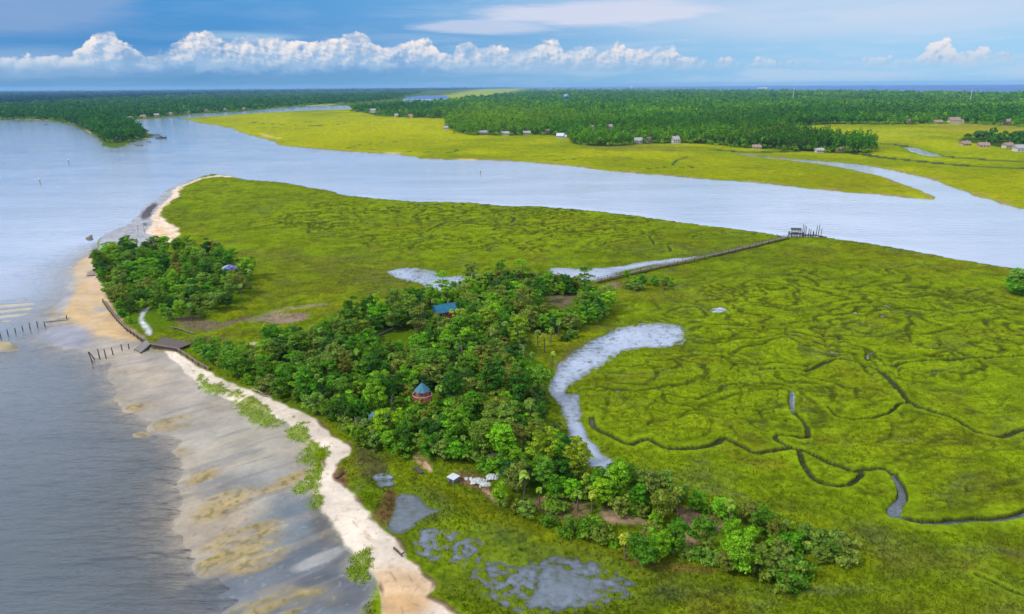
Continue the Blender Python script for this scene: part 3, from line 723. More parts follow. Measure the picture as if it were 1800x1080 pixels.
m_leaf = leaf_mat('leaves', .32)
m_bark = plain('bark', col(104, 92, 78), .9, .35, 2.0)
m_dead = plain('bleached_wood', col(160, 150, 134), .85, .2, 2.0)


def leaf_quads(cent, nrm, size, rng, aspect=.62):
    """one leaf spray per centre, facing nrm"""
    n = len(cent)
    nrm = nrm / np.maximum(np.linalg.norm(nrm, axis=1, keepdims=True), 1e-6)
    a = rng.normal(size=(n, 3)); a -= (a * nrm).sum(1, keepdims=True) * nrm
    a /= np.maximum(np.linalg.norm(a, axis=1, keepdims=True), 1e-6)
    b = np.cross(nrm, a)
    s = size[:, None]
    v = np.stack((cent - a * s, cent + b * s * aspect + nrm * s * .2, cent + a * s, cent - b * s * aspect + nrm * s * .2), 1)
    return v.reshape(-1, 3), np.arange(n * 4).reshape(n, 4)


def crown(seed, rx, rz, zc, clumps, per, cl_r, leaf, flat=0.0, skirt=.2):
    rng = np.random.default_rng(seed)
    d = rng.normal(size=(clumps * 3, 3)); d /= np.linalg.norm(d, axis=1, keepdims=True)
    d = d[d[:, 2] > -skirt - .25][:clumps]
    lob = 1 + .28 * np.sin(3 * np.arctan2(d[:, 1], d[:, 0]) + seed) + .14 * np.sin(5 * np.arctan2(d[:, 1], d[:, 0]) + 2 * seed)
    rr = rng.uniform(.5, 1.0, len(d)) ** .6
    cc = d * np.array((rx, rx, rz)) * (lob * rr)[:, None] + np.array((0, 0, zc))
    cc[:, 2] += rng.normal(0, .3, len(d))
    vs, fs, tn = [], [], []
    off = 0
    for i, c in enumerate(cc):
        r = cl_r * rng.uniform(.65, 1.3)
        q = rng.normal(size=(per, 3)); q /= np.linalg.norm(q, axis=1, keepdims=True)
        q[:, 2] = np.abs(q[:, 2]) * .9 - .25
        pos = c + q * r * np.array((1.15, 1.15, .75)) * (rng.uniform(.45, 1.05, (per, 1)))
        nr = q + .55 * rng.normal(size=(per, 3)) + np.array((0, 0, .35))
        v, f = leaf_quads(pos, nr, leaf * rng.uniform(.6, 1.35, per), rng)
        vs.append(v); fs.append(f + off); off += len(v)
        tn.append(np.full(len(v), rng.uniform(.72, 1.3)))
    return np.concatenate(vs), np.concatenate(fs), np.concatenate(tn)


def tube(pts, radii, sides=6):
    """tapered limb through points"""
    pts = np.array(pts, float); vs, fs = [], []
    for i, p_ in enumerate(pts):
        d = pts[min(i + 1, len(pts) - 1)] - pts[max(i - 1, 0)]
        d /= max(np.linalg.norm(d), 1e-9)
        a = np.cross(d, (0, 0, 1.0) if abs(d[2]) < .9 else (1.0, 0, 0)); a /= np.linalg.norm(a); b = np.cross(d, a)
        for k in range(sides):
            t_ = 2 * math.pi * k / sides
            vs.append(p_ + radii[i] * (math.cos(t_) * a + math.sin(t_) * b))
    for i in range(len(pts) - 1):
        for k in range(sides):
            k2 = (k + 1) % sides
            fs.append((i * sides + k, i * sides + k2, (i + 1) * sides + k2, (i + 1) * sides + k))
    return np.array(vs), np.array(fs)


def join(parts):
    vs, fs, o = [], [], 0
    for v, f in parts:
        vs.append(v); fs.append(f + o); o += len(v)
    return np.concatenate(vs), np.concatenate(fs)


def trunk(seed, h, r, limbs, spread):
    rng = np.random.default_rng(seed)
    lean = rng.normal(0, .06, 2) * h
    parts = [tube([(0, 0, -.4), (lean[0] * .3, lean[1] * .3, h * .35), (lean[0] * .7, lean[1] * .7, h * .7), (lean[0], lean[1], h)], [r * 1.25, r, r * .7, r * .3], 7)]
    for k in range(limbs):
        a = 2 * math.pi * (k + rng.random() * .6) / limbs; z0 = h * rng.uniform(.35, .7)
        q = z0 / h; s = (lean[0] * q, lean[1] * q, z0); L = spread * rng.uniform(.6, 1)
        parts.append(tube([s, (s[0] + L * .5 * math.cos(a), s[1] + L * .5 * math.sin(a), z0 + L * .35), (s[0] + L * math.cos(a + .3), s[1] + L * math.sin(a + .3), z0 + L * .75)], [r * .55, r * .38, r * .14], 5))
    return join(parts)


def data_of(ob):
    me = ob.data; bpy.data.objects.remove(ob); return me


TREES = {'broad': [], 'bushy': [], 'upright': [], 'shrub': [], 'palm': [], 'snag': []}
for s in range(7):
    rx = [3.0, 3.5, 2.7, 3.2, 3.7, 2.9, 2.6][s]; rz = [3.2, 3.2, 3.5, 3.0, 3.3, 3.7, 3.0][s]; zc = [4.6, 4.9, 5.2, 4.3, 5.0, 5.2, 4.4][s]
    v, f, tn = crown(100 + s, rx, rz, zc, 60, 62, .92, .27, skirt=.75)
    cm = data_of(mesh_np('crown', v, f, m_leaf, attrs={'tone': tn}))
    v, f = trunk(200 + s, zc + rz * .5, .24, 6, rx * .85)
    TREES['broad'].append((data_of(mesh_np('trunk', v, f, m_bark, smooth=True)), cm, rx, zc + rz))
for s in range(3):
    rx = [2.3, 2.7, 2.1][s]; rz = [4.4, 4.8, 4.0][s]; zc = [6.6, 7.2, 6.0][s]
    v, f, tn = crown(300 + s, rx, rz, zc, 50, 58, .85, .26, skirt=.8)
    cm = data_of(mesh_np('crown', v, f, m_leaf, attrs={'tone': tn}))
    v, f = trunk(400 + s, zc + rz * .6, .2, 6, rx * .8)
    TREES['upright'].append((data_of(mesh_np('trunk', v, f, m_bark, smooth=True)), cm, rx, zc + rz))
for s in range(5):
    rx = [2.0, 2.3, 1.8, 2.1, 2.5][s]; rz = [2.3, 2.2, 2.5, 2.0, 2.4][s]; zc = [2.9, 3.1, 3.3, 2.7, 3.2][s]
    v, f, tn = crown(900 + s, rx, rz, zc, 42, 56, .66, .22, skirt=.8)
    cm = data_of(mesh_np('crown', v, f, m_leaf, attrs={'tone': tn}))
    v, f = trunk(950 + s, zc + rz * .5, .14, 5, rx * .8)
    TREES['bushy'].append((data_of(mesh_np('trunk', v, f, m_bark, smooth=True)), cm, rx, zc + rz))
for s in range(3):
    rx = [1.7, 2.1, 1.4][s]; rz = [1.3, 1.2, 1.5][s]
    v, f, tn = crown(500 + s, rx, rz, 1.1, 26, 56, .62, .21, skirt=.6)
    cm = data_of(mesh_np('crown', v, f, m_leaf, attrs={'tone': tn}))
    v, f = trunk(600 + s, 1.6, .07, 5, rx * .7)
    TREES['shrub'].append((data_of(mesh_np('stem', v, f, m_bark, smooth=True)), cm, rx, 1.1 + rz))
for s in range(3):
    rng = np.random.default_rng(700 + s); h = [5.4, 4.4, 6.2][s]; vs, fs = [], []; o = 0
    lean = rng.normal(0, .35, 2)
    for k in range(34):
        a = rng.uniform(0, 2 * math.pi); e = rng.uniform(-.55, 1.25); L = rng.uniform(1.0, 1.4)
        d = np.array((math.cos(a) * math.cos(e), math.sin(a) * math.cos(e), math.sin(e))); side = np.array((-math.sin(a), math.cos(a), 0))
        top = np.array((lean[0], lean[1], h)); rows = []
        for q in range(4):
            t_ = q / 3; c_ = top + d * L * t_ + np.array((0, 0, -.55 * t_ * t_ * L)); w_ = [.06, .34, .46, .05][q]
            rows += [c_ - side * w_ + np.array((0, 0, -.12 * w_)), c_ + np.array((0, 0, .12 * w_)), c_ + side * w_ + np.array((0, 0, -.12 * w_))]
        vs.append(np.array(rows))
        for q in range(3):
            for j in range(2):
                fs.append((o + q * 3 + j, o + q * 3 + j + 1, o + q * 3 + j + 4, o + q * 3 + j + 3))
        o += 12
    vv_ = np.concatenate(vs)
    cm = data_of(mesh_np('crown', vv_, np.array(fs), m_leaf, attrs={'tone': np.repeat(rng.uniform(.75, 1.25, 34), 12)}))
    v, f = tube([(0, 0, -.3), (lean[0] * .2, lean[1] * .2, h * .4), (lean[0] * .7, lean[1] * .7, h * .8), (lean[0], lean[1], h)], [.24, .19, .18, .2], 7)
    TREES['palm'].append((data_of(mesh_np('trunk', v, f, plain('palm_trunk', col(112, 100, 82), .9, .3, 3) if s == 0 else bpy.data.materials['palm_trunk'], smooth=True)), cm, 1.6, h + 1.2))
for s in range(2):
    rng = np.random.default_rng(800 + s); h = [8.0, 6.5][s]
    parts = [tube([(0, 0, -.3), (.1, 0, h * .5), (.3, .1, h)], [.2, .14, .05], 6)]
    for k in range(9):
        a = rng.uniform(0, 6.28); z0 = h * rng.uniform(.35, .9); L = rng.uniform(1, 2.4)
        parts.append(tube([(.15, .03, z0), (.15 + L * .5 * math.cos(a), L * .5 * math.sin(a), z0 + L * .35), (.15 + L * math.cos(a + .3), L * math.sin(a + .3), z0 + L * .55)], [.08, .06, .02], 5))
    v, f = join(parts)
    TREES['snag'].append((data_of(mesh_np('dead_tree', v, f, m_dead, smooth=True)), None, 1.5, h))

# ------------------------------------------------------------------ placing the near trees
LANDMARKS = [('the teal-roofed gazebo', 744, 708), ('the red lodge', 775, 550), ('the blue tarpaulin dome', 405, 478), ('the white sand beach bend', 600, 800), ('the sandy mound', 734, 820),
             ('the white-topped shed', 797, 832), ('the white tarpaulin heap', 852, 838), ('the dark cabin', 866, 808), ('the low teal-roofed hut', 668, 735), ('the timber dock deck', 300, 603), ('the pale forked path', 256, 565),
             ('the spit of white sand', 290, 425), ('the big marsh pool', 1090, 600), ('the blue pool by the creek', 1035, 785), ('the grassy clearing', 950, 600), ('the small woodland isle', 1145, 492),
             ('the boardwalk landing', 1045, 492), ('the brown bare clearing', 1000, 905), ('the pink bare patch', 1105, 922), ('the point of the wood', 1325, 955), ('the pale tidal path', 520, 565), ('the wave-washed sand', 165, 500),
             ('the speckled white pool', 770, 492), ('the beach grass tuft', 455, 725), ('the dark garden wall', 685, 586), ('the wood heart', 850, 640), ('the green grove', 560, 660)]
VIEW_KEEP = [  # things that must stay in sight: (u0, v0, u1, v1, distance of the thing)
    (728, 685, 763, 716), (763, 540, 800, 553), (399, 471, 414, 482), (784, 820, 812, 846), (818, 828, 880, 856), (243, 546, 275, 595), (0, 0, 1, 1), (0, 0, 1, 1), (722, 806, 750, 834),
    (925, 585, 978, 632), (962, 520, 1012, 542), (668, 578, 720, 600), (235, 598, 340, 620), (945, 893, 1015, 922), (1066, 908, 1135, 934), (1205, 905, 1268, 962), (385, 560, 460, 600), (478, 556, 545, 572)]
FLAT_KEEP = {5, 8, 9, 10, 13, 14, 15, 16, 17}
KEEP_D = [float(np.hypot(*gp((a + c) / 2, b if i in FLAT_KEEP else d)[:2])) for i, (a, b, c, d) in enumerate(VIEW_KEEP)]
TONES = [('deep green', (44, 84, 8)), ('mid green', (66, 110, 8)), ('fresh green', (88, 132, 10)), ('yellow-green', (102, 136, 12)), ('grey-green', (92, 118, 42)), ('dark blue-green', (38, 78, 24)), ('dull olive', (88, 104, 30)), ('soft green', (78, 112, 26))]
placed = []                        # (u, v, kind, tone name, root)
taken = []


def hides(x, y, z, r, h):
    u0, v0, _ = pix(x, y, z + h); u1, v1, w1 = pix(x, y, z); rr = r * FPX / max(float(w1), 1) * .9
    D = math.hypot(x, y)
    for (a, b, c, d), kd in zip(VIEW_KEEP, KEEP_D):
        if D < kd + 5 and u1 + rr > a and u1 - rr < c and v1 > b and v0 < d:
            return True
    return False


def put(kind, x, y, k=None, scale=1.0, tone=None, rz=None, group='trees'):
    P = TREES[kind]; k = random.randrange(len(P)) if k is None else k
    tm, cm, rx, h = P[k]
    z = gz(x, y)
    rz = random.uniform(0, 6.28) if rz is None else rz
    tn, tc_ = random.choices(TONES, weights=(3, 6, 5, 1.5, 3.5, 2, 2, 4))[0] if tone is None else tone
    j = [random.uniform(.85, 1.18) for _ in range(3)]
    cc = col(*tc_) * 2.45 * np.array((1.08, 1.0, .8))
    if cm is None:
        o = bpy.data.objects.new('dead_tree', tm); C.objects.link(o); o.location = (x, y, z); o.rotation_euler = (0, 0, rz); o.scale = (scale,) * 3
        placed.append((x, y, z, kind, 'bleached bare', o, group)); return o
    root = empty({'broad': 'oak_tree', 'bushy': 'small_tree', 'upright': 'cedar_tree', 'shrub': 'shrub', 'palm': 'palm_tree'}[kind], (x, y, z), rz)
    root.scale = (scale * random.uniform(.92, 1.1), scale * random.uniform(.92, 1.1), scale * random.uniform(.92, 1.1))
    a = bpy.data.objects.new('stem' if kind == 'shrub' else 'trunk', tm); a.parent = root; C.objects.link(a)
    b_ = bpy.data.objects.new('crown', cm); b_.parent = root; C.objects.link(b_)
    b_.color = (min(.6, cc[0] * j[0]), min(.6, cc[1] * j[1]), min(.5, cc[2] * j[2]), 1)
    placed.append((x, y, z, kind, tn, root, group))
    return root


def fill(poly, gap, kinds, n_try, group, tones=None, limit=400, s=(.85, 1.15)):
    W_ = to_world(poly, sub=1); lo, hi = W_.min(0), W_.max(0); cnt = 0
    for _ in range(n_try):
        x, y = random.uniform(lo[0], hi[0]), random.uniform(lo[1], hi[1])
        ins = False; n = len(W_)
        for i in range(n):
            ax, ay = W_[i]; bx, by = W_[(i + 1) % n]
            if (ay > y) != (by > y) and x < (bx - ax) * (y - ay) / (by - ay) + ax:
                ins = not ins
        if not ins: continue
        kind = random.choices([k for k, _ in kinds], [w for _, w in kinds])[0]
        g_ = gap * (.62 if kind in ('palm', 'shrub', 'snag') else 1)
        if any((x - a) ** 2 + (y - b) ** 2 < ((g_ + c) / 2) ** 2 for a, b, c in taken): continue
        k = random.randrange(len(TREES[kind])); sc = random.uniform(*s)
        _, _, rx, h = TREES[kind][k]
        if hides(x, y, gz(x, y), rx * sc, h * sc):
            if kind in ('broad', 'bushy') and not hides(x, y, gz(x, y), rx * .6, h * .6): sc = .6
            else:
                kind = 'shrub'; k = random.randrange(3); _, _, rx, h = TREES[kind][k]
                if random.random() < .55 or hides(x, y, gz(x, y), rx, h): continue
                sc = .8
        tone = None
        if kind == 'palm': tone = random.choice([('yellow-green', (92, 122, 28)), ('olive green', (80, 104, 32)), ('pale green', (96, 128, 48))])
        elif tones: tone = random.choice(tones)
        put(kind, x, y, k, sc, tone, group=group); taken.append((x, y, g_)); cnt += 1
        if cnt >= limit: break
    return cnt


def at_px(kind, u, v, k=None, scale=1.0, tone=None, group='trees', z=1.2):
    p_ = gp(u, v, z); taken.append((p_.x, p_.y, 3)); return put(kind, p_.x, p_.y, k, scale, tone, group=group)


YP = ('golden green', (118, 132, 34)); OL = ('olive green', (84, 108, 34))
for u, v, k, sc, tn in [(805, 572, 0, 1.0, YP), (815, 568, 1, .9, YP), (795, 574, 2, .8, YP), (745, 565, 0, 1, OL), (762, 548, 1, 1, OL), (945, 610, 0, 1, OL), (958, 618, 2, .9, YP), (968, 600, 1, 1, OL), (982, 590, 0, .9, OL),
                        (905, 580, 1, 1, OL), (948, 540, 2, .8, YP), (892, 548, 1, .8, OL), (650, 775, 1, .8, YP), (1015, 900, 1, .9, OL), (1040, 905, 0, .8, YP), (1188, 900, 0, .9, YP), (1100, 975, 1, .9, YP), (1418, 972, 1, .6, YP), (960, 905, 1, .5, OL), (935, 648, 0, .9, OL),
                        (970, 640, 2, .8, YP), (1000, 575, 1, .8, OL), (690, 660, 0, 1, OL), (850, 700, 1, .9, OL), (560, 690, 0, .8, OL), (1380, 950, 2, .6, OL)]:
    at_px('palm', u, v, k, sc, tn, 'palms on the island')
for u, v, k, sc in [(875, 655, 0, .9), (920, 640, 1, .9), (690, 740, 0, .8), (628, 765, 1, .8), (640, 770, 0, .7), (768, 800, 1, .7), (345, 500, 0, .8), (222, 500, 1, .7), (243, 408, 1, .7), (254, 408, 0, .8), (1322, 935, 0, .6), (1340, 945, 1, .6), (812, 640, 1, .9), (650, 760, 1, .7)]:
    at_px('snag', u, v, k, sc, None, 'dead bare trunks')
# explicit crowns on the tail and the little isles
BR = ('bright green', (70, 128, 26)); DG = TONES[0]; MG = TONES[1]; FG = TONES[2]
for u, v, kind, k, sc, tn in [(1268, 912, 'broad', 6, .75, ('bright yellow-green', (98, 144, 18))), (1310, 925, 'broad', 2, .7, TONES[6]), (1340, 945, 'broad', 0, .8, MG), (1358, 955, 'broad', 5, .6, TONES[6]), (1300, 1000, 'broad', 4, .95, FG), (1330, 1000, 'broad', 1, .7, TONES[6]), (1275, 1000, 'broad', 2, .6, TONES[6]), (1370, 985, 'broad', 3, .6, TONES[4]), (1372, 1000, 'shrub', 1, 1.4, TONES[4]),
                              (1235, 935, 'shrub', 0, 1.2, MG), (1240, 960, 'shrub', 2, 1.0, TONES[6]), (1130, 990, 'broad', 0, .85, MG), (1160, 975, 'broad', 3, .8, FG), (1185, 970, 'broad', 2, .75, MG), (1145, 950, 'broad', 6, .7, TONES[4]), (1050, 945, 'shrub', 1, 1.2, TONES[6]), (1030, 935, 'shrub', 0, 1.1, MG), (965, 918, 'shrub', 2, 1, MG), (1005, 935, 'shrub', 1, 1, MG),
                              (1385, 965, 'shrub', 0, 1.2, MG), (1440, 985, 'broad', 3, .55, OL), (1460, 980, 'broad', 0, .5, OL), (1485, 975, 'shrub', 1, 1.4, TONES[4]), (1425, 960, 'shrub', 1, 1.4, OL), (1400, 1005, 'shrub', 0, 1.3, MG), (1370, 1025, 'shrub', 1, 1.5, TONES[6]), (1390, 1028, 'shrub', 2, 1.3, MG), (1470, 960, 'shrub', 0, 1.3, OL), (1450, 968, 'shrub', 2, 1.5, OL),
                              (1130, 500, 'broad', 6, .7, MG), (1150, 502, 'broad', 3, .75, BR), (1168, 508, 'broad', 2, .7, TONES[6]), (1118, 498, 'shrub', 0, 1.3, FG), (1118, 508, 'shrub', 1, 1.3, TONES[4]), (1102, 487, 'broad', 6, .55, FG), (1175, 500, 'shrub', 2, 1.4, MG), (1105, 505, 'shrub', 2, 1.1, TONES[6]),
                              (1140, 880, 'broad', 3, .9, TONES[4]), (1165, 870, 'broad', 0, .8, TONES[4]), (1120, 868, 'broad', 6, .9, TONES[4]), (375, 640, 'broad', 6, .7, MG), (360, 620, 'shrub', 1, 1.3, FG), (400, 620, 'shrub', 0, 1.2, BR), (348, 612, 'shrub', 2, 1.2, MG),
                              (736, 738, 'shrub', 1, 1.7, MG), (750, 740, 'shrub', 0, 1.8, FG), (743, 746, 'shrub', 2, 1.8, TONES[6]), (762, 738, 'shrub', 1, 1.6, MG), (726, 740, 'shrub', 2, 1.7, FG), (664, 756, 'shrub', 1, 1.4, MG), (678, 757, 'shrub', 0, 1.5, TONES[6]), (690, 750, 'broad', 6, .7, MG), (858, 826, 'shrub', 1, 1.1, MG), (872, 828, 'shrub', 0, 1.2, FG), (884, 826, 'bushy', 1, .7, MG), (640, 780, 'bushy', 0, .9, MG), (660, 786, 'bushy', 3, .8, TONES[4]), (682, 789, 'bushy', 2, .95, FG), (704, 793, 'shrub', 0, 1.5, MG), (716, 790, 'bushy', 4, .9, DG), (756, 803, 'bushy', 1, .9, MG), (778, 808, 'bushy', 3, .95, TONES[4]), (800, 811, 'bushy', 0, .9, FG), (824, 810, 'bushy', 2, .9, MG), (842, 812, 'shrub', 1, 1.3, OL), (630, 768, 'shrub', 2, 1.4, FG), (742, 798, 'bushy', 2, .8, TONES[7]), (790, 800, 'bushy', 4, 1.0, MG), (1795, 515, 'shrub', 1, 2.4, MG), (1792, 490, 'shrub', 0, 2.4, TONES[4])]:
    at_px(kind, u, v, k, sc * (.82 if kind == 'broad' else 1), tn, 'trees and shrubs round the island')
n1_ = fill(WOOD_LEFT, 3.7, [('broad', 5), ('bushy', 4), ('upright', 1.2), ('shrub', .8), ('palm', .4)], 12000, 'trees of the left wood', limit=190, s=(.72, 1.0))
n2_ = fill(WOOD_MAIN, 3.15, [('broad', 4.6), ('bushy', 4.4), ('upright', 1.8), ('shrub', .3), ('palm', .4)], 42000, 'trees of the main wood', limit=620, s=(.62, 1.06))
n3_ = fill([(920, 585), (985, 560), (1050, 575), (1000, 600), (950, 640)], 5.5, [('palm', 2), ('shrub', 3)], 400, 'trees and shrubs round the island', limit=16)
n6_ = fill([(345, 602), (400, 598), (440, 588), (490, 574), (530, 590), (470, 640), (400, 660), (362, 645)], 4.0, [('shrub', 4), ('broad', 2), ('palm', .6)], 900, 'trees and shrubs round the island', limit=36, s=(.6, 1.1))
n7_ = fill([(870, 895), (960, 900), (1050, 925), (1200, 895), (1262, 905), (1385, 938), (1402, 990), (1310, 1008), (1200, 988), (1120, 988), (1050, 962), (960, 930)], 2.6, [('shrub', 3), ('bushy', 3), ('palm', .5)], 6000, 'trees and shrubs round the island', limit=110, s=(.5, .95), tones=[TONES[1], TONES[2], TONES[4], TONES[6]])
n4_ = fill(WOOD_LEFT, 2.6, [('shrub', 1)], 4000, 'understorey shrubs of the left wood', limit=45, s=(.8, 1.4))
n5_ = fill(WOOD_MAIN, 2.6, [('shrub', 1)], 6000, 'understorey shrubs of the main wood', limit=70, s=(.8, 1.5))
print('TREES', n1_, n2_, n3_, n4_, n5_, len(placed))

_O1 = 'nearest second third fourth fifth sixth seventh eighth ninth tenth eleventh twelfth thirteenth fourteenth fifteenth sixteenth seventeenth eighteenth nineteenth twentieth'.split()
_O0 = 'first second third fourth fifth sixth seventh eighth ninth'.split()


def ordinal(i):
    if i < 20: return _O1[i]
    t_, u_ = divmod(i + 1, 10)
    if u_ == 0: return ['thirtieth', 'fortieth', 'fiftieth', 'sixtieth', 'seventieth'][t_ - 3]
    return ['twenty', 'thirty', 'forty', 'fifty', 'sixty'][t_ - 2] + '-' + _O0[u_ - 1]


KIND_WORD = {'broad': ('spreading oak', 'tree'), 'bushy': ('small bushy tree', 'tree'), 'upright': ('slender upright cedar', 'tree'), 'shrub': ('low shrub', 'shrub'), 'palm': ('fan palm', 'palm'), 'snag': ('dead tree', 'dead tree')}
buckets = {}
for (x, y, z, kind, tn, root, grp) in placed:
    u, v, _ = pix(x, y, z + 4 if kind != 'shrub' else z + 1)
    L = min(LANDMARKS, key=lambda q: (q[1] - u) ** 2 + ((q[2] - v) * 1.6) ** 2)
    du, dv = u - L[1], (v - L[2]) * 1.6
    dr = ('right of' if du > 0 else 'left of') if abs(du) > abs(dv) else ('in front of' if dv > 0 else 'behind')
    buckets.setdefault((kind, dr, L[0]), []).append((du * du + dv * dv, root, tn, grp))
for (kind, dr, L), lst in buckets.items():
    lst.sort(key=lambda q: q[0])
    for i, (_, root, tn, grp) in enumerate(lst):
        kw, cat = KIND_WORD[kind]
        tag(root, f'{tn} {kw}, {ordinal(i)} {dr} {L}', cat, grp)

# ------------------------------------------------------------------ grass
m_grass = leaf_mat('grass_blades', .3)


def blades(name, xs, ys, zs, cols, h, w, per, label, cat):
    n = len(xs); rng = np.random.default_rng(5)
    X_ = np.repeat(xs, per) + rng.normal(0, .28, n * per); Y_ = np.repeat(ys, per) + rng.normal(0, .28, n * per); Z_ = np.repeat(zs, per)
    a = rng.uniform(0, 2 * np.pi, n * per); hh = h * rng.uniform(.55, 1.25, n * per); ww = w * rng.uniform(.6, 1.3, n * per)
    lx, ly = rng.normal(0, .35, n * per) * hh, rng.normal(0, .35, n * per) * hh
    v = np.stack((np.stack((X_ - ww * np.cos(a), Y_ - ww * np.sin(a), Z_ - .1), 1), np.stack((X_ + ww * np.cos(a), Y_ + ww * np.sin(a), Z_ - .1), 1), np.stack((X_ + lx, Y_ + ly, Z_ + hh), 1)), 1).reshape(-1, 3)
    cc = np.repeat(np.repeat(cols, per, 0) * rng.uniform(.86, 1.18, (n * per, 1)), 3, 0)
    m, t = bpy.data.materials.get('grass_tufts'), None
    if m is None:
        m, t = new_mat('grass_tufts')
        at = t.n('ShaderNodeAttribute', attribute_name='albedo')
        d = t.n('ShaderNodeBsdfDiffuse', {'Color': at.outputs['Color']}); tr = t.n('ShaderNodeBsdfTranslucent', {'Color': at.outputs['Color']})
        mx = t.n('ShaderNodeMixShader', {0: .35, 1: d.outputs[0], 2: tr.outputs[0]}); t.n('ShaderNodeOutputMaterial', {0: mx.outputs[0]})
    o = mesh_np(name, v, np.arange(n * per * 3).reshape(-1, 3), m, attrs={'albedo': np.clip(cc, 0, .7)})
    return tag(o, label, cat, kind='stuff')


mk = (marsh > .6) & (creek_m < .3) & (GR < 420) & (GR > 78) & (np.abs(np.arctan2(GX, GY)) < .82) & (Z > .12) & (chan < .2) & (web < .15) & (bankm < .3) & (RNG.random(GX.size) > .8 * np.clip(blob(860, 1000, 300, 80, 6), 0, 1))
ids = np.flatnonzero(mk)
cell = (GR[ids] ** 2) * (1.6 / 1560) * (R(41.3) / 640) * np.sqrt(1 + (GR[ids] / CAM_H) ** 2) / CAM_H * CAM_H / np.maximum(CAM_H, 1)
sel = ids[RNG.random(len(ids)) < .10]
print('TUFTS', len(ids), len(sel))
blades('marsh_grass', GX[sel] + RNG.normal(0, .1, len(sel)), GY[sel], Z[sel], A[sel] * 1.25, .42, .15, 3, 'yellow-green cordgrass covering the salt marsh', 'grass')
gx_, gy_, gc_ = [], [], []
for poly in GRASSES:
    W_ = to_world(poly, sub=3); s_ = sdist(W_, WX, WY, 5) + 2.2 * n_small + 1.6 * n_hf
    q = np.flatnonzero((s_ > -.2) & (n_hf > -.25)); q = q[RNG.random(len(q)) < .38]
    gx_.append(q)
q = np.concatenate(gx_)
blades('beach_grass', GX[q], GY[q], Z[q], np.tile(col(140, 172, 12), (len(q), 1)) * 1.2 * RNG.uniform(.7, 1.3, (len(q), 1)), .34, .11, 3, 'bright green grass tufts growing along the white beach', 'grass')

# ------------------------------------------------------------------ far woods
m_far = leaf_mat('far_leaves', .12)


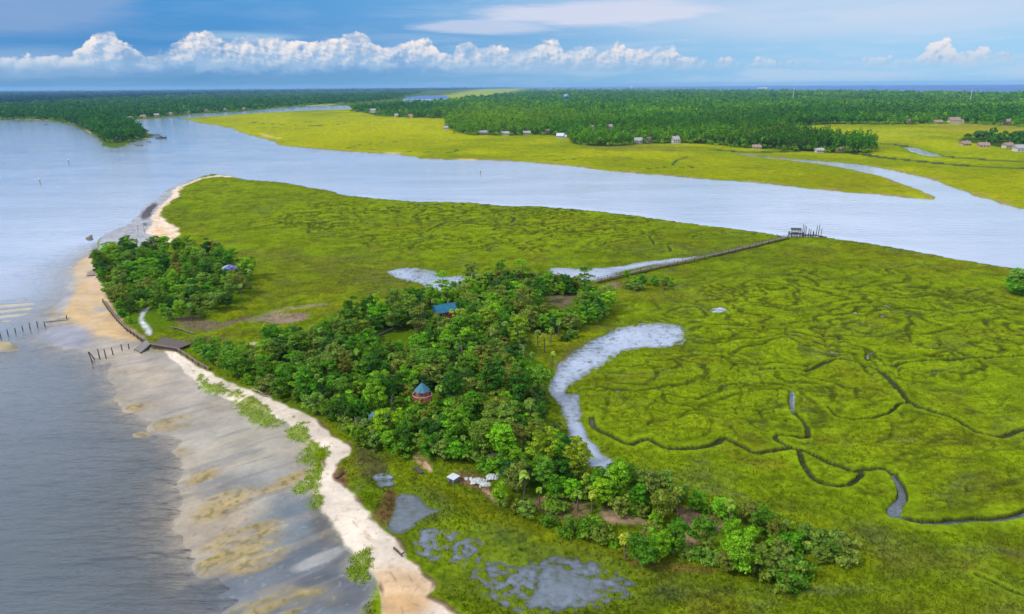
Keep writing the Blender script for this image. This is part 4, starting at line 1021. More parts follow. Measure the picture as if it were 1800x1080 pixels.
def far_wood(name, poly, n, seed, hgt, wid, cols, label, edge=0, faces=26, patches=()):
    rng = np.random.default_rng(seed); random.seed(seed)
    P = np.array(poly, float); lo, hi = P.min(0), P.max(0); lo[0] = max(lo[0], -260); hi[0] = min(hi[0], 2060)
    pu, pv = [], []
    while len(pu) < n:
        u, v = random.uniform(lo[0], hi[0]), random.uniform(lo[1], hi[1])
        if inside_px(poly, u, v): pu.append(u); pv.append(v)
    E = catmull(poly, True, 3)
    if edge:                                        # a dense front row
        seg = np.linalg.norm(np.roll(E, -1, 0) - E, axis=1); cum = np.cumsum(seg)
        for _ in range(edge):
            k = int(np.searchsorted(cum, random.uniform(0, cum[-1]))); q = E[k] + (E[(k + 1) % len(E)] - E[k]) * random.random()
            if -260 < q[0] < 2060: pu.append(q[0]); pv.append(q[1] - .5 + random.gauss(0, .6))
    nb = len(pu)
    for _ in range(edge):                           # scrub along the rim
        k = int(np.searchsorted(cum, random.uniform(0, cum[-1]))); q = E[k] + (E[(k + 1) % len(E)] - E[k]) * random.random()
        if -260 < q[0] < 2060: pu.append(q[0] + random.gauss(0, 3)); pv.append(q[1] + random.gauss(.6, .9))
    scrub = np.arange(len(pu)) >= nb
    pu, pv = np.array(pu), np.array(pv); ok = np.ones(len(pu), bool)
    for hu, hv, hw in CLEAR: ok &= ~((np.abs(pu - hu) < hw * .62) & (pv > hv - 1.0) & (pv < hv + (20 if 955 < hu < 1090 else 6)))
    pu, pv, scrub = pu[ok], pv[ok], scrub[ok]; G_ = ground(pu, pv); D = np.hypot(G_[:, 0], G_[:, 1]); n = len(pu)
    h = hgt * rng.choice((.5, .7, .85, 1.0, 1.1, 1.3), n) * rng.uniform(.85, 1.15, n) * (1 + .35 * fbm(G_[:, 0] / 120, G_[:, 1] / 120, 2, seed + 3)) * np.where(scrub, .3, 1); w = wid * rng.uniform(.6, 1.6, n) * np.clip(D / 1500, .75, 3.5)
    q = rng.normal(size=(n, faces, 3)); q /= np.linalg.norm(q, axis=2, keepdims=True)
    q[..., 2] = np.abs(q[..., 2]) * 1.15 - .35
    rr = rng.uniform(.55, 1.0, (n, faces, 1))
    c = np.empty((n, faces, 3)); c[..., :2] = G_[:, None, :2] + q[..., :2] * rr * (w * .5)[:, None, None]
    c[..., 2] = (1.0 + h * .54)[:, None] + q[..., 2] * rr[..., 0] * (h * .48)[:, None]
    nr = q + .45 * rng.normal(size=q.shape) + np.array((0, 0, .3))
    sz = (w * .17)[:, None] * rng.uniform(.6, 1.3, (n, faces))
    v, f = leaf_quads(c.reshape(-1, 3), nr.reshape(-1, 3), sz.ravel(), rng, .7)
    cs = np.array([col(*k) for k in cols]) * 1.65
    nz = fbm(G_[:, 0] / 300, G_[:, 1] / 300, 3, seed) * 1.4 + rng.normal(0, .35, n)
    f_ = np.clip(nz * .5 + .5, 0, .999) * (len(cs) - 1); i0 = f_.astype(int); tt = (f_ - i0)[:, None]
    tc_ = (cs[i0] * (1 - tt) + cs[i0 + 1] * tt) * rng.uniform(.82, 1.18, (n, 1))
    tc_ = np.where(scrub[:, None], tc_ * .4 + col(112, 140, 44) * .9, tc_)
    for (a, b, ra, rb), c_, k_ in patches:
        m_ = np.clip(1.6 - 1.2 * np.hypot((pu - a) / ra, (pv - b) / rb) + rng.normal(0, .2, n), 0, 1)[:, None] * k_
        tc_ = tc_ * (1 - m_) + col(*c_) * 1.45 * m_
    cc = np.repeat(tc_, faces * 4, 0)
    # slim trunks
    tv = []
    kk = np.flatnonzero((D < 1900) & ~scrub & (rng.random(n) < .35))
    a = np.array([(0, 1), (.87, -.5), (-.87, -.5)])
    base = G_[kk]
    rr_ = .35
    lo_ = base[:, None, :] + np.concatenate((np.tile(a * rr_, (1, 1)), np.full((3, 1), .2)), 1)[None]
    hi_ = lo_ + np.array((0, 0, 1.0)) * (h[kk] * .75)[:, None, None]
    tv = np.concatenate((lo_, hi_), 1).reshape(-1, 3); o = np.arange(len(kk))[:, None] * 6
    tf = np.concatenate([np.concatenate((o + i, o + (i + 1) % 3, o + 3 + (i + 1) % 3, o + 3 + i), 1) for i in range(3)])
    tcol = np.tile(col(120, 104, 84), (len(tv), 1))
    V_ = np.concatenate((v, tv)); F_ = np.concatenate((f, tf + len(v))); CC = np.concatenate((cc, tcol))
    m = bpy.data.materials.get('far_canopy')
    if m is None:
        m, t = new_mat('far_canopy')
        at = t.n('ShaderNodeAttribute', attribute_name='albedo')
        geo = t.n('ShaderNodeNewGeometry'); k = t.smooth(geo.outputs['Random Per Island'], 0, 1, .84, 1.16)
        vv = t.n('ShaderNodeVectorMath', {0: at.outputs['Color'], 3: k}, operation='SCALE')
        d = t.n('ShaderNodeBsdfDiffuse', {'Color': vv.outputs[0]}); tr = t.n('ShaderNodeBsdfTranslucent', {'Color': vv.outputs[0]})
        mx = t.n('ShaderNodeMixShader', {0: .15, 1: d.outputs[0], 2: tr.outputs[0]}); t.n('ShaderNodeOutputMaterial', {0: mx.outputs[0]})
    ob = mesh_np(name, V_, F_, m, attrs={'albedo': np.clip(CC, 0, .6)})
    return tag(ob, label, 'woodland', kind='stuff')


CLEAR = [(u, v, w) for u, v, w in [(850, 236, 14), (888, 238, 12), (926, 237, 11), (784, 228, 7), (985, 243, 16), (962, 234, 5), (1040, 228, 8), (1072, 227, 9), (1122, 252, 12), (1141, 251, 7), (1187, 252, 12), (1235, 246, 4), (1330, 262, 8), (1440, 268, 6), (1484, 250, 8), (1521, 252, 10), (1478, 266, 8),
         (1598, 217, 6), (1648, 218, 11), (1676, 217, 17), (1770, 219, 13), (1696, 256, 8), (1728, 259, 8), (1771, 260, 7), (1795, 266, 10), (206, 244, 8), (656, 199, 8), (697, 206, 4), (722, 207, 4), (228, 210, 6), (252, 207, 6), (276, 205, 6), (300, 202, 6), (330, 200, 5), (362, 196, 5), (396, 194, 5), (428, 193, 5)]]
PAT = [((880, 215, 110, 22), (112, 150, 20), .8), ((1010, 215, 70, 16), (84, 128, 22), .6), ((720, 196, 90, 10), (44, 92, 52), .6), ((1130, 235, 90, 12), (56, 96, 26), .5), ((1320, 225, 130, 26), (48, 92, 30), .6), ((1400, 255, 120, 12), (44, 80, 34), .7),
       ((1100, 172, 300, 10), (62, 112, 50), .5), ((1600, 180, 220, 8), (76, 120, 50), .5), ((1600, 205, 220, 9), (42, 84, 40), .6)]
GREENS = [(46, 96, 26), (62, 116, 26), (84, 134, 26), (116, 154, 24)]
far_wood('east_woodland', WOOD_EAST, 23000, 21, 19, 7.2, GREENS, 'dense pine and oak woodland beyond the far marsh', 1900, 26, PAT)
far_wood('west_woodland', WOOD_WEST, 11000, 22, 18, 7.5, [(34, 80, 34), (48, 98, 36), (70, 120, 42)], 'dense woodland on the far left shore and its point', 900, 20)
far_wood('horizon_woodland', WOOD_FAR, 2600, 23, 18, 14, [(8, 56, 56), (14, 66, 66)], 'dark blue-green woodland along the left horizon', 0, 18)  # distance haze is put into the blue-green leaf colour
far_wood('islet_woodland', WOOD_ISLE, 46, 24, 13, 15, [(40, 84, 28), (70, 110, 44)], 'loose grove among houses on the right marsh islet', 0, 60)


# ------------------------------------------------------------------ built things
def boxv(x0, x1, y0, y1, z0, z1):
    v = np.array([(x0, y0, z0), (x1, y0, z0), (x1, y1, z0), (x0, y1, z0), (x0, y0, z1), (x1, y0, z1), (x1, y1, z1), (x0, y1, z1)], float)
    f = np.array([(0, 3, 2, 1), (4, 5, 6, 7), (0, 1, 5, 4), (1, 2, 6, 5), (2, 3, 7, 6), (3, 0, 4, 7)])
    return v, f


def part(name, pieces, mat, parent=None, smooth=False):
    if isinstance(pieces, tuple): pieces = [pieces]
    vs, fs, o = [], [], 0
    for v, f in pieces:
        vs += [tuple(map(float, p_)) for p_ in v]
        for q in f:
            u_ = []
            for k in q:
                if int(k) + o not in u_: u_.append(int(k) + o)
            if len(u_) > 2: fs.append(u_)
        o += len(v)
    me = bpy.data.meshes.new(name); me.from_pydata(vs, [], fs)
    if smooth: me.polygons.foreach_set('use_smooth', [True] * len(me.polygons))
    me.materials.append(mat)
    ob = bpy.data.objects.new(name, me); C.objects.link(ob)
    if parent: ob.parent = parent
    return ob


def gable(w, d, z0, z1, over=.4, th=.25):
    """solid gabled roof, ridge along x, w x d footprint"""
    x0, x1 = -w / 2 - over, w / 2 + over; y0, y1 = -d / 2 - over, d / 2 + over
    v = np.array([(x0, y0, z0), (x1, y0, z0), (x1, y1, z0), (x0, y1, z0), (x0, 0, z1), (x1, 0, z1), (x0, y0, z0 - th), (x1, y0, z0 - th), (x1, y1, z0 - th), (x0, y1, z0 - th)])
    f = np.array([(0, 1, 5, 4), (2, 3, 4, 5), (0, 4, 3, 3), (1, 2, 5, 5), (6, 9, 8, 7), (0, 6, 7, 1), (1, 7, 8, 2), (2, 8, 9, 3), (3, 9, 6, 0)])
    return v, f


m_wood = plain('weathered_timber', col(128, 116, 104), .85, .3, 1.2, stretch=(1, 4, 1))
m_dark = plain('dark_wet_timber', col(74, 70, 66), .8, .35, 1.5)
m_pile = plain('piling_timber', col(84, 76, 66), .85, .35, 2.0)
m_red = plain('red_painted_boards', col(206, 58, 36), .7, .15, 3.0, stretch=(1, 1, 6))
m_bulk = plain('brown_bulkhead_boards', col(122, 98, 78), .85, .3, 2.0, stretch=(4, 4, 1))
m_redwood = plain('redwood_boards', col(186, 104, 84), .75, .25, 3.0, stretch=(6, 6, 1))
m_maroon = plain('maroon_boards', col(120, 28, 40), .7, .2, 3.0)
m_teal = plain('teal_metal_roof', col(44, 114, 140), .45, .14, 1.0, metal=.1)
m_blueroof = plain('blue_metal_roof', col(20, 112, 146), .45, .2, .6, metal=.1)
m_glass = plain('dark_window_glass', col(40, 50, 62), .15, .2)
m_white = plain('white_painted_boards', col(226, 222, 214), .7, .08, 1.0)
m_cream = plain('cream_siding', col(226, 214, 192), .75, .1, 1.0)
m_tanwall = plain('tan_siding', col(204, 178, 148), .75, .15, 1.0)
m_shingle = plain('grey_shingles', col(176, 172, 176), .9, .2, .8)
m_brownroof = plain('brown_shingles', col(164, 140, 124), .9, .25, .8)
m_silver = plain('pale_metal_roof', col(214, 222, 232), .4, .06, 1.0)
m_tarpw = plain('white_tarpaulin', col(206, 212, 210), .5, .3, 3.0)
m_tarpb = plain('blue_tarpaulin', col(92, 130, 186), .5, .35, 2.0)
m_violet = plain('violet_tarpaulin', col(150, 110, 180), .55, .3, 2.0)
m_concrete = plain('old_concrete', col(126, 122, 118), .9, .2, 1.0)
m_greyside = plain('grey_boards', col(120, 124, 128), .8, .2, 2.0)

# the octagonal gazebo on its deck
g0 = gp(744, 727, 2.0); zg = gz(g0.x, g0.y)
gz0 = empty('gazebo', (g0.x, g0.y, zg)); tag(gz0, 'octagonal teal-roofed gazebo on a raised redwood deck in the main wood', 'gazebo')
lift = 4.6


def ngon(n, r, z, ph=0.0):
    return [(r * math.cos(2 * math.pi * k / n + ph), r * math.sin(2 * math.pi * k / n + ph), z) for k in range(n)]


def prism(n, r0, z0, r1, z1, ph=0.0):
    v = np.array(ngon(n, r0, z0, ph) + ngon(n, r1, z1, ph) + [(0, 0, z0), (0, 0, z1)])
    f = [(k, (k + 1) % n, n + (k + 1) % n, n + k) for k in range(n)]
    f += [(2 * n, (k + 1) % n, k, k) for k in range(n)] + [(2 * n + 1, n + k, n + (k + 1) % n, n + (k + 1) % n) for k in range(n)]
    return v, np.array(f)


PH = math.pi / 8
part('deck', prism(8, 2.35, lift - 1.0, 2.5, lift, PH), m_redwood, gz0)
rail = part('railing', [prism(8, 2.74, lift + .95, 2.74, lift + 1.05, PH)][:0] + [tube([a, b], [.05, .05], 4) for a, b in zip(ngon(8, 2.46, lift + 1.0, PH), ngon(8, 2.46, lift + 1.0, PH)[1:] + ngon(8, 2.46, lift + 1.0, PH)[:1])], m_white, gz0)
bal = []
for k in range(8):
    a, b = np.array(ngon(8, 2.44, lift, PH)[k]), np.array(ngon(8, 2.44, lift, PH)[(k + 1) % 8])
    for q in range(9):
        c_ = a + (b - a) * (q + .5) / 9; bal.append(tube([c_, c_ + np.array((0, 0, .97))], [.07, .07], 4))
part('balusters', bal, m_redwood, gz0)['kind'] = 'stuff'
part('wall', prism(8, 1.65, lift, 1.65, lift + 1.0, PH), m_redwood, gz0)
for p_ in ngon(8, 1.75, 0, PH):
    part('post', tube([(p_[0], p_[1], lift), (p_[0], p_[1], lift + 2.12)], [.1, .1], 6), m_redwood, gz0)
rf = part('roof', prism(8, 2.05, lift + 2.05, .12, lift + 4.0, PH), m_teal, gz0)
part('finial', prism(8, .12, lift + 3.95, .03, lift + 4.5), m_teal, rf)
for p_ in ngon(6, 2.2, 0):
    part('support_post', tube([(p_[0], p_[1], -.5), (p_[0], p_[1], lift - .3)], [.16, .15], 6), m_pile, gz0)

# red lodge with blue roof
l0 = gp(782, 560, 2.0)
lodge = empty('lodge_house', (l0.x, l0.y, gz(l0.x, l0.y)), R(28)); lodge.scale = (.78,) * 3; tag(lodge, 'red lodge with a steep blue metal roof half hidden by trees', 'house')
part('wall', boxv(-4.4, 4.4, -2.7, 2.7, -.3, 4.2), m_red, lodge)
part('gable_wall', [(np.array([(-4.5, -2.7, 4.2), (-4.5, 2.7, 4.2), (-4.5, 0, 6.6), (-4.3, -2.7, 4.2), (-4.3, 2.7, 4.2), (-4.3, 0, 6.6)]), np.array([(0, 2, 1, 1), (3, 4, 5, 5), (0, 3, 5, 2), (1, 2, 5, 4)]))], m_red, lodge)
rf = part('roof', gable(8.8, 5.4, 4.15, 7.2, .6), m_blueroof, lodge)
part('chimney', boxv(2.0, 2.7, .6, 1.2, 5.6, 8.0), m_concrete, rf)
part('porch', boxv(-4.4, 4.4, -4.2, -2.7, 1.9, 2.1), m_maroon, lodge)
for xx in (-4, -1.4, 1.4, 4):
    part('porch_post', boxv(xx - .1, xx + .1, -4.1, -3.9, -.3, 3.6), m_maroon, lodge)
for xx in (-2.8, 0, 2.8):
    w_ = part('window', boxv(xx - .6, xx + .6, -2.76, -2.7, 2.5, 3.7), m_white, lodge); part('pane', boxv(xx - .5, xx + .5, -2.79, -2.761, 2.6, 3.6), m_glass, w_)
part('door', boxv(.9, 1.8, -2.75, -2.7, .0, 2.0), m_maroon, lodge)

# blue tarpaulin dome
d0 = gp(407, 492, 2.0)
dome = empty('tarpaulin_shelter', (d0.x, d0.y, gz(d0.x, d0.y))); tag(dome, 'blue and white tarpaulin dome among the trees of the left wood', 'tent')


def domev(rx, ry, rz, z0, a0, a1, rings=5, seg=18, wob=.06, seed=1):
    rng = np.random.default_rng(seed); vs, fs = [], []
    n = int(seg * (a1 - a0) / (2 * math.pi)) + 1
    for i in range(rings + 1):
        e = (math.pi / 2) * i / rings
        for k in range(n + 1):
            a = a0 + (a1 - a0) * k / n; w_ = 1 + rng.normal(0, wob)
            vs.append((rx * math.cos(a) * math.cos(e) * w_, ry * math.sin(a) * math.cos(e) * w_, z0 + rz * math.sin(e) * w_))
    for i in range(rings):
        for k in range(n):
            o = i * (n + 1) + k; fs.append((o, o + 1, o + n + 2, o + n + 1))
    return np.array(vs), np.array(fs)


part('canopy', domev(2.9, 2.3, 1.7, 4.9, 0, 2 * math.pi, 5, 18, .12), m_tarpb, dome)
part('white_panel', domev(3.0, 2.4, 1.75, 4.93, R(185), R(225), wob=.1, seed=2), m_tarpw, dome); part('violet_panel', domev(3.0, 2.4, 1.75, 4.93, R(285), R(325), wob=.1, seed=3), m_violet, dome)
for p_ in ngon(6, 2.6, 0):
    part('pole', tube([(p_[0], p_[1] * .85, -.3), (p_[0], p_[1] * .85, 4.8)], [.09, .09], 6), m_pile, dome)

# low hut with teal roof, dark cabin
h0 = gp(670, 748, 2.0)
hut = empty('hut', (h0.x, h0.y, gz(h0.x, h0.y)), R(-20)); tag(hut, 'low hut with a teal metal roof in the shade of the wood edge', 'hut')
part('wall', boxv(-1.9, 1.9, -1.5, 1.5, -.3, 2.4), m_pile, hut); part('roof', gable(3.8, 3.0, 2.4, 3.5, .5, .12), m_teal, hut); part('door', boxv(-.5, .5, -1.56, -1.5, 0, 2), m_dark, hut)
c0 = gp(868, 812, 2.0)
cab = empty('cabin', (c0.x, c0.y, gz(c0.x, c0.y)), R(15)); cab.scale = (.72,) * 3; tag(cab, 'dark timber cabin with a pale door frame at the edge of the wood', 'cabin')
part('wall', boxv(-1.7, 1.7, -1.6, 1.6, -.3, 2.4), plain('navy_shaded_boards', col(44, 52, 70), .8, .2, 2), cab); part('side_wing', boxv(-2.5, -1.71, -1.4, 1.0, -.3, 2.0), m_dark, cab); part('roof', gable(3.4, 3.2, 2.4, 3.1, .3, .12), m_dark, cab)  # dark blue shadow is put into the cabin wall colour
fr_ = part('door_frame', boxv(-.9, .3, -1.68, -1.6, -.1, 2.3), m_greyside, cab); part('door', boxv(-.75, .15, -1.72, -1.681, -.1, 2.15), m_glass, fr_)

# white topped shed, white heap, white bins
s0 = gp(797, 842, 1.4)
shed = empty('shed', (s0.x, s0.y, gz(s0.x, s0.y)), R(-38)); tag(shed, 'small grey shed with a flat white roof standing on the marsh edge', 'shed')
part('wall', boxv(-.85, .85, -.85, .85, -.3, 1.1), m_greyside, shed); part('roof', boxv(-1.02, 1.02, -1.02, 1.02, 1.1, 1.25), m_silver, shed); part('door', boxv(-.4, .4, -.9, -.85, -.1, .95), m_dark, shed)


def crumple(rx, ry, rz, seed, n=14):
    rng = np.random.default_rng(seed); g_ = np.linspace(-1, 1, n); vs = []
    for a in g_:
        for b in g_:
            r_ = max(0, 1 - (abs(a) ** 2.2 + abs(b) ** 2.2) / 1.6)
            vs.append((a * rx + rng.normal(0, .07), b * ry + rng.normal(0, .07), rz * r_ * rng.uniform(.45, 1.2)))
    i = np.arange(n * n).reshape(n, n)
    f = np.stack((i[:-1, :-1].ravel(), i[1:, :-1].ravel(), i[1:, 1:].ravel(), i[:-1, 1:].ravel()), 1)
    return np.array(vs), f


for u, v, rx, ry, rz, sd, lb in [(840, 842, 1.5, 1.0, .9, 1, 'crumpled white tarpaulin heap on bare brown earth'), (853, 848, 1.2, .8, .7, 2, 'white tarpaulin bundle lying in front of the larger heap'), (865, 838, 1.3, 1.0, .9, 3, 'grey-white tarpaulin bundle under the branches beside the heap')]:
    q = gp(u, v, 1.6); o = part('tarpaulin', crumple(rx, ry, rz, sd), m_tarpw); o.location = (q.x, q.y, gz(q.x, q.y) - .05); tag(o, lb, 'tarpaulin', 'white tarpaulins')
for u, v, lb in [(820, 837, 'left pale sack lying between the shed and the tarpaulins'), (828, 837, 'right pale sack lying between the shed and the tarpaulins'), (876, 833, 'small pale sack under the bushes right of the tarpaulins')]:
    q = gp(u, v, 1.6); o = part('sack', domev(.62, .42, .5, -.05, 0, 6.2832, 4, 10, .05, int(u)), m_tarpw, smooth=True); o.location = (q.x, q.y, gz(q.x, q.y)); o.rotation_euler = (0, 0, u); tag(o, lb, 'sack', 'pale sacks by the shed')
# plank ramp on the sandy mound
q = gp(735, 822, 1.6); rp = empty('plank_ramp', (q.x, q.y, gz(q.x, q.y)), R(-52)); tag(rp, 'brown plank ramp laid on the sandy mound at the wood edge', 'ramp')
part('planks', boxv(-1.6, 1.6, -.3, .3, .25, .37), m_pile, rp); part('beam', boxv(-1.7, 1.7, .31, .42, .0, .42), m_dark, rp); part('beam', boxv(-1.7, 1.7, -.42, -.31, .0, .42), m_dark, rp)


# walls of timber along the shore
def timber_wall(name, pts, top, th, mat, label, cap=True, z0=-.8, cat='sea wall'):
    W_ = [gp(u, v, .6) for u, v in pts]; c0_ = W_[0]
    root = empty(name, (c0_.x, c0_.y, 0)); tag(root, label, cat)
    pcs, caps = [], []
    for a, b in zip(W_[:-1], W_[1:]):
        d = Vector((b.x - a.x, b.y - a.y, 0)); L = d.length; d.normalize(); nn = Vector((-d.y, d.x, 0))

        def seg(t0, t1, w_, za, zb):
            p0 = a + d * t0 - c0_; p1 = a + d * t1 - c0_
            v = np.array([(p0 + nn * s_ * w_)[:2] + (zz,) if False else (*(p0 + nn * s_ * w_)[:2], zz) for zz in (za, zb) for s_ in (-1, 1)] + [(*(p1 + nn * s_ * w_)[:2], zz) for zz in (za, zb) for s_ in (-1, 1)])
            f = np.array([(0, 1, 3, 2), (4, 6, 7, 5), (0, 2, 6, 4), (1, 5, 7, 3), (2, 3, 7, 6), (0, 4, 5, 1)])
            return v, f
        pcs.append(seg(0, L, th, z0, top))
        if cap: caps.append(seg(-.05, L + .05, th + .09, top + .003, top + .16))
    part('planks', pcs, mat, root)
    if cap: part('cap_rail', caps, m_wood, root)
    for a, b in zip(W_[:-1], W_[1:]):
        d = b - a; n = max(1, int(d.length / 3.2))
        for k in range(n):
            p_ = a + d * ((k + .5) / n) - c0_; nn = Vector((-d.y, d.x, 0)).normalized() * -(th + .13)
            if nn.y > 0: nn = -nn
            part('post', tube([(p_.x + nn.x, p_.y + nn.y, z0), (p_.x + nn.x, p_.y + nn.y, top + .25)], [.13, .13], 6), m_pile, root)
    return root


timber_wall('bulkhead', [(181, 530), (192, 546), (208, 566), (222, 580), (240, 592), (254, 602)], 1.5, .14, m_pile, 'timber bulkhead curving along the sand below the left wood')
timber_wall('bulkhead', [(266, 610), (290, 614), (312, 618), (326, 626), (345, 640), (368, 653)], 1.6, .14, m_bulk, 'brown timber bulkhead from the dock deck toward the main wood')
timber_wall('garden_wall', [(290, 576), (315, 580), (340, 589)], 1.1, .12, m_dark, 'low dark timber wall crossing the grass behind the dock deck', cat='wall')
timber_wall('garden_wall', [(664, 598), (690, 586), (712, 581)], 2.2, .15, m_dark, 'dark timber wall beside the small lawn inside the main wood', cat='wall')
# the deck and the slipway
dk = gp(300, 605, 1.6); deck = empty('dock_deck', (dk.x, dk.y, 0)); tag(deck, 'brown plank deck behind the bulkhead between the two woods', 'deck')
cs_ = [gp(u, v, 1.6) - Vector((dk.x, dk.y, 0)) for u, v in ((266, 607), (312, 614), (338, 604), (286, 593))]
v = np.array([(p_.x, p_.y, z_) for z_ in (1.45, 1.72) for p_ in cs_]); part('planking', (v, np.array([(0, 3, 2, 1), (4, 5, 6, 7), (0, 1, 5, 4), (1, 2, 6, 5), (2, 3, 7, 6), (3, 0, 4, 7)])), plain('brown_planks', col(92, 80, 76), .85, .25, 1.5, stretch=(1, 6, 1)), deck)
for k in range(14):
    t_ = (k + .5) / 14; p_ = cs_[0].lerp(cs_[1], t_); part('post', tube([(p_.x, p_.y - .3, -.8), (p_.x, p_.y - .3, 1.9)], [.15, .14], 6), m_bulk, deck)
cs2 = [gp(u, v, 1.0) for u, v in ((236, 611), (247, 617), (266, 608), (257, 601))]; sc0 = gp(250, 610, 1.0)
slip = empty('slipway', (sc0.x, sc0.y, 0)); tag(slip, 'grey concrete slab slipway tilted toward the sand beside the deck', 'slipway')
zz_ = (.55, .55, 1.75, 1.75); l_ = [p_ - Vector((sc0.x, sc0.y, 0)) for p_ in cs2]
v = np.array([(p_.x, p_.y, z_ - .35) for p_, z_ in zip(l_, zz_)] + [(p_.x, p_.y, z_) for p_, z_ in zip(l_, zz_)])
part('slab', (v, np.array([(0, 3, 2, 1), (4, 5, 6, 7), (0, 1, 5, 4), (1, 2, 6, 5), (2, 3, 7, 6), (3, 0, 4, 7)])), m_concrete, slip)
for i in (0, 1):
    part('footing', tube([(l_[i].x, l_[i].y, -.6), (l_[i].x, l_[i].y, .25)], [.3, .3], 6), m_dark, slip); part('footing', tube([(l_[i + 2].x, l_[i + 2].y, -.6), (l_[i + 2].x, l_[i + 2].y, 1.4)], [.3, .3], 6), m_dark, slip)


# old pilings standing in the water
def piling(u, v, h, lean, label, group):
    q = gp(u, v, 0); z = min(0, gz(q.x, q.y)) - .6
    o = part('piling', tube([(0, 0, 0), (lean * .5, .02, (h - z) * .5), (lean, .05, h - z)], [.19, .17, .14], 7), m_dark); o.location = (q.x, q.y, z)
    return tag(o, label, 'piling', group)


OR2 = ['first', 'second', 'third', 'fourth', 'fifth', 'sixth', 'seventh', 'eighth', 'ninth', 'tenth']
for i, (u, v, h) in enumerate([(2, 596, 2.6), (14, 589, 2.0), (27, 585, 1.7), (40, 581, 1.6), (53, 579, 2.2), (66, 575, 2.0), (79, 574, 1.9)]):
    piling(u, v, h, .05 * (i % 3), f'dark piling, {OR2[i]} from the left in the row by the breaking waves', 'pilings by the breakers')
for i, (u, v, h, ln) in enumerate([(163, 638, 3.6, -.7), (168, 632, 2.4, -1.6), (176, 632, 3.4, -.2), (187, 631, 3.2, -.2), (199, 624, 2.4, -.2), (215, 617, 2.2, -.1), (227, 614, 1.8, 0)]):
    piling(u, v, h, ln, f'dark weathered piling, {OR2[i]} from the left in the row reaching out from the slipway', 'pilings off the slipway')
piling(117, 561, 1.4, .1, 'short thick stump on the sand right of the breakers', 'pilings by the breakers')


def channel_post(u, v, h, label):
    q = gp(u, v, 0); r_ = empty('channel_marker', (q.x, q.y, -1)); tag(r_, label, 'marker', 'channel markers in the open water')
    part('post', tube([(0, 0, 0), (0, 0, h + 1)], [.28, .24], 7), m_pile, r_); part('board', boxv(-.75, .75, -.32, -.26, h - .5, h + 1), m_white, r_)


channel_post(121, 287, 5, 'slim channel marker post in open water below the wooded point'); channel_post(71, 323, 5, 'channel marker post in open water nearest the left edge'); channel_post(845, 307, 5, 'channel marker post in the middle of the broad channel')


def driftwood(u, v, L, rz, label, n=4, sd=1, mat=None):
    rng = np.random.default_rng(sd); q = gp(u, v, .5)
    ps = [tube([(-L / 2, 0, .25), (0, rng.normal(0, .15), .35), (L / 2, 0, .2)], [.24, .2, .1], 6)]
    for k in range(n):
        x = rng.uniform(-L * .3, L * .45); a = rng.uniform(.4, 1.2) * rng.choice((-1, 1)); l_ = L * rng.uniform(.18, .35)
        ps.append(tube([(x, 0, .3), (x + l_ * .6 * math.cos(a), l_ * .6 * math.sin(a), .6), (x + l_ * math.cos(a), l_ * math.sin(a), .95)], [.12, .08, .03], 5))
    o = part('driftwood', ps, mat or m_dead, smooth=True); o.location = (q.x, q.y, gz(q.x, q.y) - .05); o.rotation_euler = (0, 0, rz)
    return tag(o, label, 'driftwood', 'driftwood on the shore')


driftwood(100, 563, 7, .3, 'bleached branch lying by the stump at the breakers', sd=1); driftwood(163, 485, 5, .1, 'dark log on the sand below the left wood', sd=2, mat=m_dark); driftwood(255, 396, 8, 2.2, 'fallen tree on the grey shore beside the spit', 7, 3, m_dark)
driftwood(455, 694, 6, -.6, 'bleached log along the top of the beach at the wood edge', sd=4); driftwood(468, 701, 5, -.5, 'second bleached log on the beach top, nearer the camera', sd=5); driftwood(326, 507, 5, .4, 'pale log in the gap at the heart of the left wood', sd=6); driftwood(700, 975, 3, -.9, 'brown driftwood at the notch of the low beach', sd=7, mat=m_pile); driftwood(598, 838, 3, 1.2, 'dark driftwood on the mud at the beach bend', sd=8, mat=m_pile)

# boardwalk to the pier head
BW = [(1046, 493), (1095, 481), (1150, 468.5), (1210, 456), (1260, 445), (1320, 431), (1386, 415)]
bw = [gp(u, v, 2.2) for u, v in BW]; b0 = bw[0]
walk = empty('boardwalk', (b0.x, b0.y, 0)); tag(walk, 'long grey timber boardwalk crossing the marsh to the pier', 'boardwalk')
dk_, ra = [], []
pts_all = []
for a, b in zip(bw[:-1], bw[1:]):
    d = Vector((b.x - a.x, b.y - a.y, 0)); L = d.length; d.normalize(); nn = Vector((-d.y, d.x, 0)); p0 = a - b0; p1 = b - b0

    def bar(w0, w1, za, zb, e=.0):
        q0, q1 = p0 - d * e, p1 + d * e
        v = np.array([(*(q0 + nn * w0)[:2], za), (*(q0 + nn * w1)[:2], za), (*(q0 + nn * w0)[:2], zb), (*(q0 + nn * w1)[:2], zb), (*(q1 + nn * w0)[:2], za), (*(q1 + nn * w1)[:2], za), (*(q1 + nn * w0)[:2], zb), (*(q1 + nn * w1)[:2], zb)])
        return v, np.array([(0, 1, 3, 2), (4, 6, 7, 5), (0, 2, 6, 4), (1, 5, 7, 3), (2, 3, 7, 6), (0, 4, 5, 1)])
    dk_.append(bar(-.8, .8, 1.75, 1.95))
    ra += [bar(-.86, -.8, 2.75, 2.88), bar(.8, .86, 2.75, 2.88), bar(-.86, -.81, 2.3, 2.4), bar(-.9, -.81, 1.45, 1.74)]
    n = max(1, int(L / 5.2))
    for k in range(n):
        for s_ in (-1, 1):
            pts_all.append(p0 + d * (L * (k + .5) / n) + nn * s_ * .95)
part('decking', dk_, m_wood, walk); part('railing', ra, m_wood, walk)
for p_ in pts_all[:98]:
    part('piling', tube([(p_.x, p_.y, -1.2), (p_.x, p_.y, 2.95)], [.14, .12], 5), m_dark, walk)

